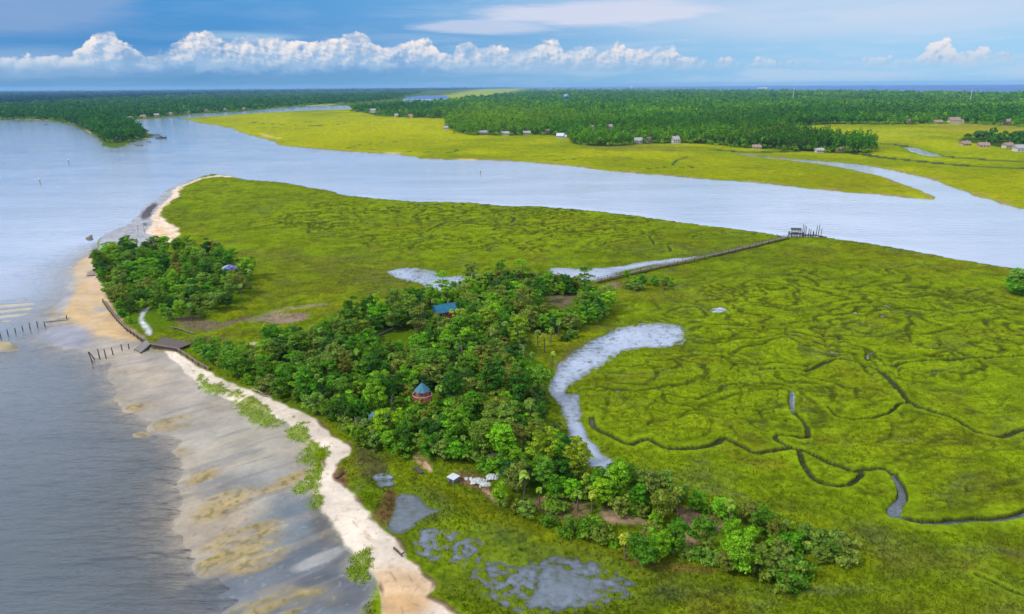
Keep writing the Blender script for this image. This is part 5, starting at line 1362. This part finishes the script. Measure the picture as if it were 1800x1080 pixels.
# pier head
ph0 = gp(1415, 417, 0)
pier = empty('pier', (ph0.x, ph0.y, 0), R(-8)); pier.scale = (.9, .9, .8); tag(pier, 'weathered dark pier head with shelter and tall pilings in the channel', 'pier')
part('platform', boxv(-9.5, -1, -2.2, 2.6, 2.0, 2.3), m_dark, pier); part('lower_platform', boxv(-.98, 6, -1.6, 1.8, 1.2, 1.5), m_dark, pier); part('gangway', [tube([(5.8, 0, 1.4), (10.5, .6, .55)], [.35, .35], 4)], m_dark, pier); part('float', boxv(8.6, 12.6, -.6, 1.4, -.2, .45), m_dark, pier)
rf = part('roof', gable(4.6, 3.8, 5.0, 6.2, .5, .15), m_dark, pier); rf.location = (-5.6, .2, 0)
for xx in (-7.6, -3.7):
    for yy in (-1.4, 1.8): part('shelter_post', boxv(xx - .09, xx + .09, yy - .09, yy + .09, 2.3, 5.0), m_dark, pier)
part('bench', boxv(-7.4, -4, 1.3, 1.75, 2.3, 2.8), m_pile, pier)
rng_ = np.random.default_rng(3)
for k in range(22):
    xx = [-9.2, -7.4, -5.6, -3.8, -2.0, -.6, .9, 2.4, 4.0, 5.6][k % 10] + rng_.normal(0, .2); yy = (-2.1, 2.4, .2)[k // 10] + rng_.normal(0, .2)
    hh = rng_.choice((3.0, 3.6, 4.4, 5.2, 8.0) if k % 10 > 3 else (2.6, 3.2, 3.6))
    part('piling', tube([(xx, yy, -1.4), (xx + rng_.normal(0, .12), yy, hh)], [.24, .18], 6), m_dark, pier)
for (xx, yy, hh) in ((-1.3, 1.6, 8.6), (-1.0, -.9, 8.2), (.2, .5, 7.4), (6.4, .3, 7.8), (7.9, 1.2, 8.4), (9.0, -.2, 6.4)):
    part('piling', tube([(xx, yy, -1.4), (xx + .1, yy, hh)], [.22, .17], 6), m_dark, pier)
part('railing', [tube([(-9.4, -2.1, 3.3), (-1.1, -2.1, 3.3)], [.07, .07], 4), tube([(-9.4, 2.5, 3.3), (-1.1, 2.5, 3.3)], [.07, .07], 4), tube([(-.9, -1.5, 2.6), (5.9, -1.5, 2.6)], [.07, .07], 4)], m_dark, pier)
part('cross_brace', [tube([(-9, -2.1, .2), (-5.6, -2.1, 2.0)], [.1, .1], 4), tube([(-5.4, -2.1, .2), (-2, -2.1, 2.0)], [.1, .1], 4), tube([(.6, -1.5, 0), (4.2, -1.5, 1.3)], [.1, .1], 4)], m_dark, pier)


# far houses
def house(u, v, w, d, h, rh, wall, roof, rz, label, wins=3, wing=None):
    w *= .74; d *= .8; h *= .68; rh *= 1.0
    if wing: wing *= .7
    q = gp(u, v, .8); r_ = empty('house', (q.x, q.y, .6), R(rz)); tag(r_, label, 'house', 'far houses along the marsh')
    part('wall', boxv(-w / 2, w / 2, -d / 2, d / 2, -.2, h), wall, r_)
    rf_ = part('roof', gable(w, d, h, h + rh, .6, .2), roof, r_); part('chimney', boxv(w * .22, w * .22 + .9, .5, 1.3, h + rh * .4, h + rh + .9), m_tanwall, rf_)
    for k in range(wins):
        x = -w / 2 + w * (k + .5) / wins
        for z_ in ([1.0, 3.9] if h > 5 else [1.0]):
            part('window', boxv(x - .6, x + .6, -d / 2 - .06, -d / 2, z_, z_ + 1.5), m_glass, r_)
    if wing:
        part('wing', boxv(w / 2 + .01, w / 2 + wing, -d * .3, d * .35, -.2, h * .7), wall, r_); wr = part('wing_roof', gable(wing - .6, d * .65, h * .7, h * .7 + rh * .6, .25, .15), roof, r_); wr.location = (w / 2 + wing / 2 + .3, 0, 0)
    return r_


house(850, 236, 22, 9, 4.5, 3.5, m_cream, m_shingle, 6, 'long pale low house at the left of the marsh-edge row', 6)
house(888, 238, 18, 9, 4.8, 3.4, m_white, m_shingle, -4, 'white-walled low house, middle one of the marsh-edge row', 5)
house(926, 237, 16, 9, 4.5, 3.4, m_cream, m_shingle, 4, 'cream house at the right of the marsh-edge row', 4)
house(784, 228, 10, 8, 5.5, 3.2, m_white, m_shingle, 0, 'small white house at the left tip of the pale green pines', 3)
house(985, 243, 15, 11, 5.5, 4.2, m_white, m_silver, -12, 'white gabled house standing forward on the marsh', 4, 6)
house(962, 234, 10, 9, 5, 3.4, m_cream, m_brownroof, 8, 'cream house behind the white gabled house on the marsh', 3)
house(1000, 233, 9, 8, 5, 3, m_tanwall, m_brownroof, 20, 'tan house half hidden right of the white gabled house', 3)
house(1040, 228, 14, 9, 6, 4, m_cream, m_brownroof, -10, 'cream house set among the tall pines', 3)
house(1072, 227, 12, 9, 7, 4, m_cream, m_shingle, 12, 'tall cream house at the right end of the pine gap', 3)
house(1122, 252, 14, 10, 6, 4, m_white, m_shingle, -18, 'white house with grey roof at the marsh edge, left of the pair', 3, 5)
house(1141, 251, 10, 9, 6, 4, m_cream, m_brownroof, 14, 'cream house at the marsh edge, right of the pair', 3)
house(1187, 252, 12, 10, 8, 4.6, m_white, m_shingle, 8, 'tall white gabled house standing alone before the trees', 3, 4)
house(1235, 246, 7, 7, 5, 3, m_tanwall, m_brownroof, 0, 'small tan house peeping between trunks right of the tall white house', 2)
house(1330, 262, 14, 9, 3.6, 3.2, m_tanwall, m_brownroof, -6, 'low tan house beside the dark creek', 3)
house(1440, 268, 12, 8, 4, 2.6, m_cream, m_shingle, 0, 'cream house under the trees at the creek bank', 3)
house(1484, 249.5, 14, 10, 4.5, 3, m_cream, m_silver, 10, 'house with a bright pale roof behind the creek trees', 3)
house(1521, 252, 17, 12, 4.5, 3.4, m_white, m_silver, -16, 'white-roofed house at the right tip of the creek trees', 3)
house(1478, 266, 14, 9, 4, 2.6, m_tanwall, m_brownroof, 4, 'brown-roofed house at the foot of the creek trees', 3)
house(1598, 217, 12, 10, 7, 4, m_tanwall, m_brownroof, 0, 'tan house at the foot of the right wood, left one', 3)
house(1648, 218, 22, 12, 6, 4, m_tanwall, m_brownroof, 0, 'long brown house left of the big tan mansion', 4)
house(1676, 217.5, 28, 14, 10, 6, m_cream, m_brownroof, 0, 'big tan mansion before the right wood', 5, 12)
house(1770, 219, 24, 14, 8, 5, m_tanwall, m_brownroof, 0, 'brown house by the right edge of the wood', 4, 8)
house(1696, 256, 16, 10, 4, 3.4, m_tanwall, m_brownroof, 10, 'tan house at the left of the right marsh islet', 3)
house(1728, 259, 16, 10, 4, 3.6, m_tanwall, m_brownroof, -10, 'tan house at the middle of the right marsh islet', 3)
house(1771, 260, 14, 10, 5, 3.4, m_white, m_brownroof, 6, 'white-walled house on the right marsh islet', 3)
house(1795, 266, 22, 12, 6, 4, m_white, m_shingle, 0, 'grey-roofed house at the right end of the marsh islet', 4)
house(206, 244, 12, 9, 5, 4, m_white, m_shingle, -10, 'white house with grey roof on the wooded point', 3)
house(656, 199, 26, 14, 12, 5, m_white, m_shingle, 0, 'tall white house at the far left tip of the east wood', 4)
house(697, 206, 13, 10, 7, 4, m_cream, m_shingle, 0, 'pale house at the far marsh edge, left of the orange-roofed one', 3)
house(722, 207, 14, 10, 7, 4, m_white, plain('orange_roof', col(186, 124, 84), .8, .2), 0, 'house with an orange roof on the far marsh edge', 3)
for i, (u, v) in enumerate([(228, 213.5), (252, 210.5), (276, 208), (300, 205.5), (330, 203), (362, 199.5), (396, 197.5), (428, 196)]):
    house(u, v - 3.2, 18, 11, 6, 4, [m_white, m_cream, m_tanwall][i % 3], [m_shingle, m_brownroof][i % 2], random.uniform(-15, 15), f'pale riverside house on the far left shore, {OR2[i]} one up the river from the point', 3)
# long white building far off
q = gp(1340, 158.3, 0); r_ = empty('warehouse', (q.x, q.y, 0)); tag(r_, 'long white building far off before the sea', 'building'); part('wall', boxv(-60, 60, -15, 15, 0, 24), m_white, r_); part('roof', gable(120, 30, 24, 29, 1, .5), m_silver, r_)


# water towers and masts
def water_tower(u, v, H_, rb, label, mat, legs):
    q = gp(u, v, 0); r_ = empty('water_tower', (q.x, q.y, 0)); tag(r_, label, 'water tower', 'water towers over the woods')
    prof = [(rb * math.cos(a) if abs(a) < 1.56 else .05, H_ + rb * .75 * math.sin(a)) for a in np.linspace(-1.57, 1.57, 9)]
    vs = np.array([(p_[0] * math.cos(t_), p_[0] * math.sin(t_), p_[1]) for p_ in prof for t_ in np.linspace(0, 2 * math.pi, 16, endpoint=False)])
    fs = np.array([(i * 16 + k, i * 16 + (k + 1) % 16, (i + 1) * 16 + (k + 1) % 16, (i + 1) * 16 + k) for i in range(8) for k in range(16)])
    part('tank', (vs, fs), mat, r_, True); part('riser', tube([(0, 0, 0), (0, 0, H_ - rb * .6)], [rb * .22, rb * .16], 10), mat, r_)
    for k in range(legs):
        a = 2 * math.pi * k / legs; part('leg', tube([(rb * 1.1 * math.cos(a), rb * 1.1 * math.sin(a), 0), (rb * .8 * math.cos(a), rb * .8 * math.sin(a), H_ - rb * .3)], [.6, .5], 6), mat, r_)


water_tower(995, 186, 36, 11, 'pale blue water tower with legs rising from the east wood', plain('pale_blue_steel', col(120, 176, 204), .5, .1), 6)
water_tower(1110, 160.5, 42, 15, 'distant white water tower ball on the horizon', m_white, 0)


def mast(u, v, H_, label):
    q = gp(u, v, 0); r_ = empty('radio_mast', (q.x, q.y, 0)); tag(r_, label, 'mast', 'radio masts over the woods')
    part('lattice', [tube([(x, y, 0), (x * .4, y * .4, H_)], [.55, .4], 4) for x, y in ((2, 0), (-1, 1.7), (-1, -1.7))], m_white, r_); part('antenna', tube([(0, 0, H_ - 1), (0, 0, H_ + 8)], [.5, .3], 5), m_white, r_)


mast(1393, 181, 62, 'tall pale radio mast above the right wood'); mast(1147, 163, 85, 'distant radio mast near the white water tower'); mast(1704, 184, 55, 'pale radio mast at the right of the wood')

# shrimp boat and jetty at the point
q = gp(283, 243.5, 0); bt = empty('fishing_boat', (q.x, q.y, 0), R(8)); tag(bt, 'dark fishing boat with a tall mast moored at the point jetty', 'boat')
hv = []
for t_, w_, s_ in ((-8, 1.8, 1.6), (-4, 2.5, 1.3), (2, 2.5, 1.5), (6, 1.6, 2.1), (9, .1, 2.8)):
    hv += [(t_, -w_, s_), (t_, -w_ * .55, -.5), (t_, w_ * .55, -.5), (t_, w_, s_)]
hf = [(i * 4 + k, (i + 1) * 4 + k, (i + 1) * 4 + (k + 1) % 4, i * 4 + (k + 1) % 4) for i in range(4) for k in range(4)] + [(0, 1, 2, 3)]
part('hull', (np.array(hv), np.array(hf)), m_dark, bt); part('cabin', boxv(-1.5, 2.8, -1.4, 1.4, 1.5, 4.0), m_greyside, bt); part('mast', tube([(-2, 0, 1.3), (-2, 0, 17)], [.3, .16], 6), m_dark, bt)
part('boom', tube([(-2, 0, 6), (-7.5, 0, 9.5)], [.16, .1], 5), m_dark, bt); part('boom', tube([(-2, 0, 7), (5.5, 0, 9)], [.16, .1], 5), m_dark, bt)
q = gp(270, 239, 0); jt = empty('jetty', (q.x, q.y, 0), R(-38)); tag(jt, 'dark jetty with pilings running from the wooded point to the boat', 'jetty')
part('decking', boxv(-26, 24, -1.6, 1.6, 1.8, 2.2), m_pile, jt)
for k in range(9):
    for s_ in (-1, 1): part('piling', tube([(-24 + k * 5.8, s_ * 1.9, -1.4), (-24 + k * 5.8, s_ * 1.9, 3.4)], [.35, .3], 5), m_dark, jt)
for u, v, lb in [(241, 256, 'dark skiff in the shallows, left of the pair off the point'), (248, 256.5, 'dark skiff in the shallows, right of the pair off the point'), (262, 250, 'small skiff close to the point beach'), (81, 219, 'dark skiff off the far left beach')]:
    q = gp(u, v, 0); b_ = empty('skiff', (q.x, q.y, 0), random.uniform(-.5, .5)); tag(b_, lb, 'boat', 'skiffs off the point')
    part('hull', (np.array(hv) * np.array((.42, .5, .42)), np.array(hf)), m_dark, b_); part('outboard', boxv(-3.9, -3.4, -.25, .25, .3, 1.3), m_greyside, b_)

# ------------------------------------------------------------------ light, sky, air
EXPO = .55
SUN_EL, SUN_AZ = R(48), R(-112)      # azimuth from the view direction, to the left and a little behind
sd_ = Vector((math.sin(SUN_AZ) * math.cos(SUN_EL), math.cos(SUN_AZ) * math.cos(SUN_EL), math.sin(SUN_EL)))
sl = bpy.data.lights.new('sun', 'SUN'); sl.energy = 2.4; sl.angle = R(8.0); sl.color = (1.0, .95, .87)
so = bpy.data.objects.new('sun', sl); C.objects.link(so); so.rotation_euler = sd_.to_track_quat('Z', 'Y').to_euler(); so.location = (0, 0, 400)

world = bpy.data.worlds.new('World'); scene.world = world; world.use_nodes = True
world.cycles.sampling_method = 'MANUAL'; world.cycles.sample_map_resolution = 256
t = NT(world)
sky = t.n('ShaderNodeTexSky', sky_type='NISHITA', sun_disc=False, sun_elevation=SUN_EL, sun_rotation=SUN_AZ % (2 * math.pi), altitude=80.0, air_density=1.0, dust_density=.4, ozone_density=3.0)
bg_sky = t.n('ShaderNodeBackground', {0: sky.outputs[0], 1: .10})
tc = t.n('ShaderNodeTexCoord'); sep = t.n('ShaderNodeSeparateXYZ', {0: tc.outputs['Generated']})
azn = t.math('MULTIPLY', t.math('ARCTAN2', sep.outputs[0], sep.outputs[1]), 180 / math.pi)
eln = t.math('MULTIPLY', t.math('ARCSINE', sep.outputs[2]), 180 / math.pi)


def azel(u, v):
    d = ray(np.array(u, float), np.array(v, float)); d = d / np.linalg.norm(d)
    return math.degrees(math.atan2(d[0], d[1])), math.degrees(math.asin(d[2]))


A0, A1 = -42.0, 42.0
prof = [(-60, 100), (0, 98), (60, 100), (110, 98), (140, 84), (160, 68), (190, 58), (215, 74), (235, 84), (262, 97), (285, 92), (300, 80), (330, 64), (362, 56), (390, 72), (415, 70), (440, 66), (500, 68), (520, 73), (560, 74), (600, 62), (630, 57), (652, 70), (666, 84), (690, 82), (715, 75), (745, 71), (765, 80), (781, 99),
        (800, 88), (825, 77), (842, 86), (870, 79), (890, 86), (915, 89), (940, 83), (978, 70), (992, 91), (1010, 80), (1030, 80), (1060, 91), (1090, 77), (1110, 89), (1130, 85), (1158, 86), (1178, 80), (1192, 97), (1215, 102), (1250, 108), (1280, 102), (1310, 114), (1345, 97), (1370, 112), (1400, 103), (1430, 103), (1460, 114), (1500, 106),
        (1550, 100), (1590, 110), (1620, 92), (1640, 76), (1662, 70), (1680, 92), (1708, 96), (1728, 82), (1748, 97), (1770, 91), (1790, 108), (1860, 112)]
fc = t.n('ShaderNodeFloatCurve')
cv = fc.mapping.curves[0]
pts = []
for u, v in prof:
    a, e = azel(u, v); pts.append(((a - A0) / (A1 - A0), e / 8.0))
cv.points[0].location = (0, pts[0][1]); cv.points[1].location = (1, pts[-1][1])
for x, y in pts: cv.points.new(x, y)
fc.mapping.update()
aznorm = t.math('DIVIDE', t.math('SUBTRACT', azn, A0), A1 - A0, clamp=True)
t.t.links.new(aznorm, fc.inputs['Value'])
top = t.math('MULTIPLY', fc.outputs[0], 8.0)


def cnoise(dx, dy, scale, detail=6.0, rough=.58):
    v = t.n('ShaderNodeCombineXYZ', {0: t.math('ADD', azn, dx), 1: t.math('ADD', t.math('MULTIPLY', eln, 1.25), dy), 2: 3.3})
    n = t.n('ShaderNodeTexNoise', {'Vector': v.outputs[0], 'Scale': scale, 'Detail': detail, 'Roughness': rough})
    return n.outputs[0]


def billow(dx, dy, scale):
    v = t.n('ShaderNodeCombineXYZ', {0: t.math('ADD', azn, dx), 1: t.math('ADD', t.math('MULTIPLY', eln, 1.2), dy), 2: 1.1})
    w = t.n('ShaderNodeTexNoise', {'Vector': v.outputs[0], 'Scale': 1.4, 'Detail': 3.0})
    vv = t.n('ShaderNodeVectorMath', {0: v.outputs[0], 1: t.n('ShaderNodeVectorMath', {0: w.outputs[1], 3: .5}, operation='SCALE').outputs[0]}, operation='ADD')
    n = t.n('ShaderNodeTexVoronoi', {'Vector': vv.outputs[0], 'Scale': scale, 'Smoothness': .6, 'Detail': 3.0, 'Roughness': .55}, feature='SMOOTH_F1', normalize=True)
    return t.math('SUBTRACT', 1.0, n.outputs['Distance'])


b0_ = billow(0, 0, 1.0); b1_ = billow(-.22, .26, 1.0)
n0_ = cnoise(0, 0, .95, 7.0, .64); n1n = cnoise(-.20, .24, .95, 7.0, .64)
edge = t.math('MULTIPLY', t.math('ADD', t.math('SUBTRACT', b0_, .62), t.math('SUBTRACT', n0_, .5)), 1.15)
dens = t.math('ADD', t.math('SUBTRACT', top, eln), edge)
# base of the cloud row
bot = t.math('SUBTRACT', eln, t.math('ADD', 1.0, t.math('MULTIPLY', t.math('SUBTRACT', n0_, .5), 1.6)))
mask = t.math('MULTIPLY', t.smooth(dens, 0.0, .22), t.smooth(bot, -.25, .75))
# gaps: thinner toward the right
cov = cnoise(7.0, 3.0, .35, 3.0)
thin = t.smooth(azn, 11.0, 17.0)
isl = t.smooth(t.math('ABSOLUTE', t.math('SUBTRACT', azn, azel(1670, 90)[0])), 1.8, 2.8, 1.0, 0.0)
gap = t.math('MAXIMUM', isl, t.math('SUBTRACT', 1.0, t.math('MULTIPLY', thin, t.smooth(n0_, .37, .56, .85, .0))))
mask = t.math('MULTIPLY', t.math('MULTIPLY', mask, gap), t.math('MAXIMUM', isl, t.smooth(cnoise(3.0, 9.0, .42, 4.0), .36, .52, .25, 1.0)))
lit = t.math('ADD', t.math('MULTIPLY', t.math('SUBTRACT', b0_, b1_), 1.15), t.math('MULTIPLY', t.math('SUBTRACT', n0_, n1n), 3.0))
hfrac = t.smooth(t.math('SUBTRACT', top, eln), 0.0, 2.3, 1.0, 0.0)
litv = t.math('ADD', t.math('ADD', t.math('ADD', .16, t.math('MULTIPLY', isl, .25)), t.math('MULTIPLY', hfrac, .50)), lit, clamp=True)


def lin(r, g, b):
    return tuple(float(x) for x in col(r, g, b) * KEXP)


SKYK = 2 ** -EXPO
cl_col = t.mixc(t.smooth(litv, .0, .95), lin(150, 182, 220), lin(254, 243, 238))
cl_col = t.mixc(t.smooth(eln, .8, 3.6, .72, 0.0), cl_col, lin(150, 190, 228))
# clear blue of the low sky as photographed: deeper at the left, paler at the right
f_lr = t.smooth(azn, -30.0, 34.0)
low = t.mixc(f_lr, lin(58, 138, 204), lin(158, 206, 242))
mid = t.mixc(f_lr, lin(62, 146, 214), lin(160, 206, 240))
hz = t.smooth(eln, .0, 2.2)
blue = t.mixc(hz, t.mixc(f_lr, lin(84, 148, 200), lin(150, 202, 240)), t.mixc(t.smooth(eln, 2.5, 7.0), low, mid))
# streaky high cloud
sv = t.n('ShaderNodeCombineXYZ', {0: t.math('MULTIPLY', azn, .09), 1: t.math('MULTIPLY', eln, .75), 2: .7})
sn = t.n('ShaderNodeTexNoise', {'Vector': sv.outputs[0], 'Scale': 1.0, 'Detail': 7.0, 'Roughness': .62, 'Distortion': .4}).outputs[0]


def sblob(u, v, ru, rv):
    a, e = azel(u, v); k = 180 / math.pi / FPX
    x = t.math('DIVIDE', t.math('SUBTRACT', azn, a), ru * k); y = t.math('DIVIDE', t.math('SUBTRACT', eln, e), rv * k)
    q = t.math('SQRT', t.math('ADD', t.math('MULTIPLY', x, x), t.math('MULTIPLY', y, y)))
    return t.smooth(t.math('ADD', q, t.math('MULTIPLY', t.math('SUBTRACT', sn, .5), 2.2)), .45, 1.15, 1.0, 0.0)


band = t.math('MAXIMUM', sblob(1080, 22, 260, 24), t.math('MULTIPLY', sblob(860, 46, 120, 12), .7))
band = t.math('MAXIMUM', band, t.math('MULTIPLY', sblob(1500, 20, 420, 40), .5))
haze_s = t.math('MULTIPLY', t.smooth(sn, .42, .66), t.smooth(azn, -22.0, 24.0, .10, .55))
blue = t.mixc(haze_s, blue, lin(196, 214, 238))
blue = t.mixc(t.math('MULTIPLY', band, .85), blue, lin(220, 222, 240))
blue = t.mixc(t.math('MULTIPLY', sblob(40, 14, 150, 38), .5), blue, lin(160, 178, 214))
blue = t.mixc(t.math('MULTIPLY', sblob(430, 64, 110, 8), .6), blue, lin(168, 204, 232))
blue = t.mixc(t.math('MULTIPLY', sblob(60, 112, 240, 26), .55), blue, lin(150, 186, 224))
pic = t.mixc(mask, blue, cl_col)
# broken bright cloud deck overhead (above the picture)
dv = t.n('ShaderNodeCombineXYZ', {0: t.math('DIVIDE', sep.outputs[0], t.math('MAXIMUM', sep.outputs[2], .05)), 1: t.math('DIVIDE', sep.outputs[1], t.math('MAXIMUM', sep.outputs[2], .05)), 2: .4})
dn = t.n('ShaderNodeTexNoise', {'Vector': dv.outputs[0], 'Scale': .55, 'Detail': 3.0, 'Roughness': .6}).outputs[0]
deck = t.math('MULTIPLY', t.smooth(dn, .30, .56), t.smooth(eln, 7.4, 11.0, .0, .92))
bg_pic = t.n('ShaderNodeBackground', {0: pic, 1: SKYK})
bg_deck = t.n('ShaderNodeBackground', {0: (*lin(226, 230, 240), 1), 1: 1.25})
lowf = t.smooth(eln, 7.6, 10.0, .95, 0.0)
mx1 = t.n('ShaderNodeMixShader', {0: lowf, 1: bg_sky.outputs[0], 2: bg_pic.outputs[0]})
mx2 = t.n('ShaderNodeMixShader', {0: deck, 1: mx1.outputs[0], 2: bg_deck.outputs[0]})
t.n('ShaderNodeOutputWorld', {0: mx2.outputs[0]})

# air
hm, t = new_mat('air_haze')
pv = t.n('ShaderNodeVolumePrincipled', {'Color': (.30, .58, .95, 1), 'Density': 3.4e-5, 'Anisotropy': .1})
t.n('ShaderNodeOutputMaterial', {'Volume': pv.outputs[0]})
hv_, hf_ = boxv(-29500, 29500, -400, 29500, -3.2, 112)
hz_ = mesh_np('haze', hv_, hf_, hm); tag(hz_, 'thin blue air over the marsh and far woods', 'haze', kind='stuff')

# ------------------------------------------------------------------ render settings
scene.view_settings.view_transform = 'Standard'; scene.view_settings.look = 'None'
scene.view_settings.exposure = EXPO; scene.view_settings.gamma = 1.0
scene.view_settings.use_curve_mapping = False
scene.render.engine = 'CYCLES'
cy = scene.cycles
cy.use_denoising = True
try: cy.denoiser = 'OPENIMAGEDENOISE'
except Exception: pass
cy.max_bounces = 5; cy.diffuse_bounces = 2; cy.glossy_bounces = 2; cy.transmission_bounces = 2; cy.transparent_max_bounces = 8; cy.volume_bounces = 0
cy.use_adaptive_sampling = True; cy.adaptive_threshold = .02
cy.sample_clamp_indirect = 4.0
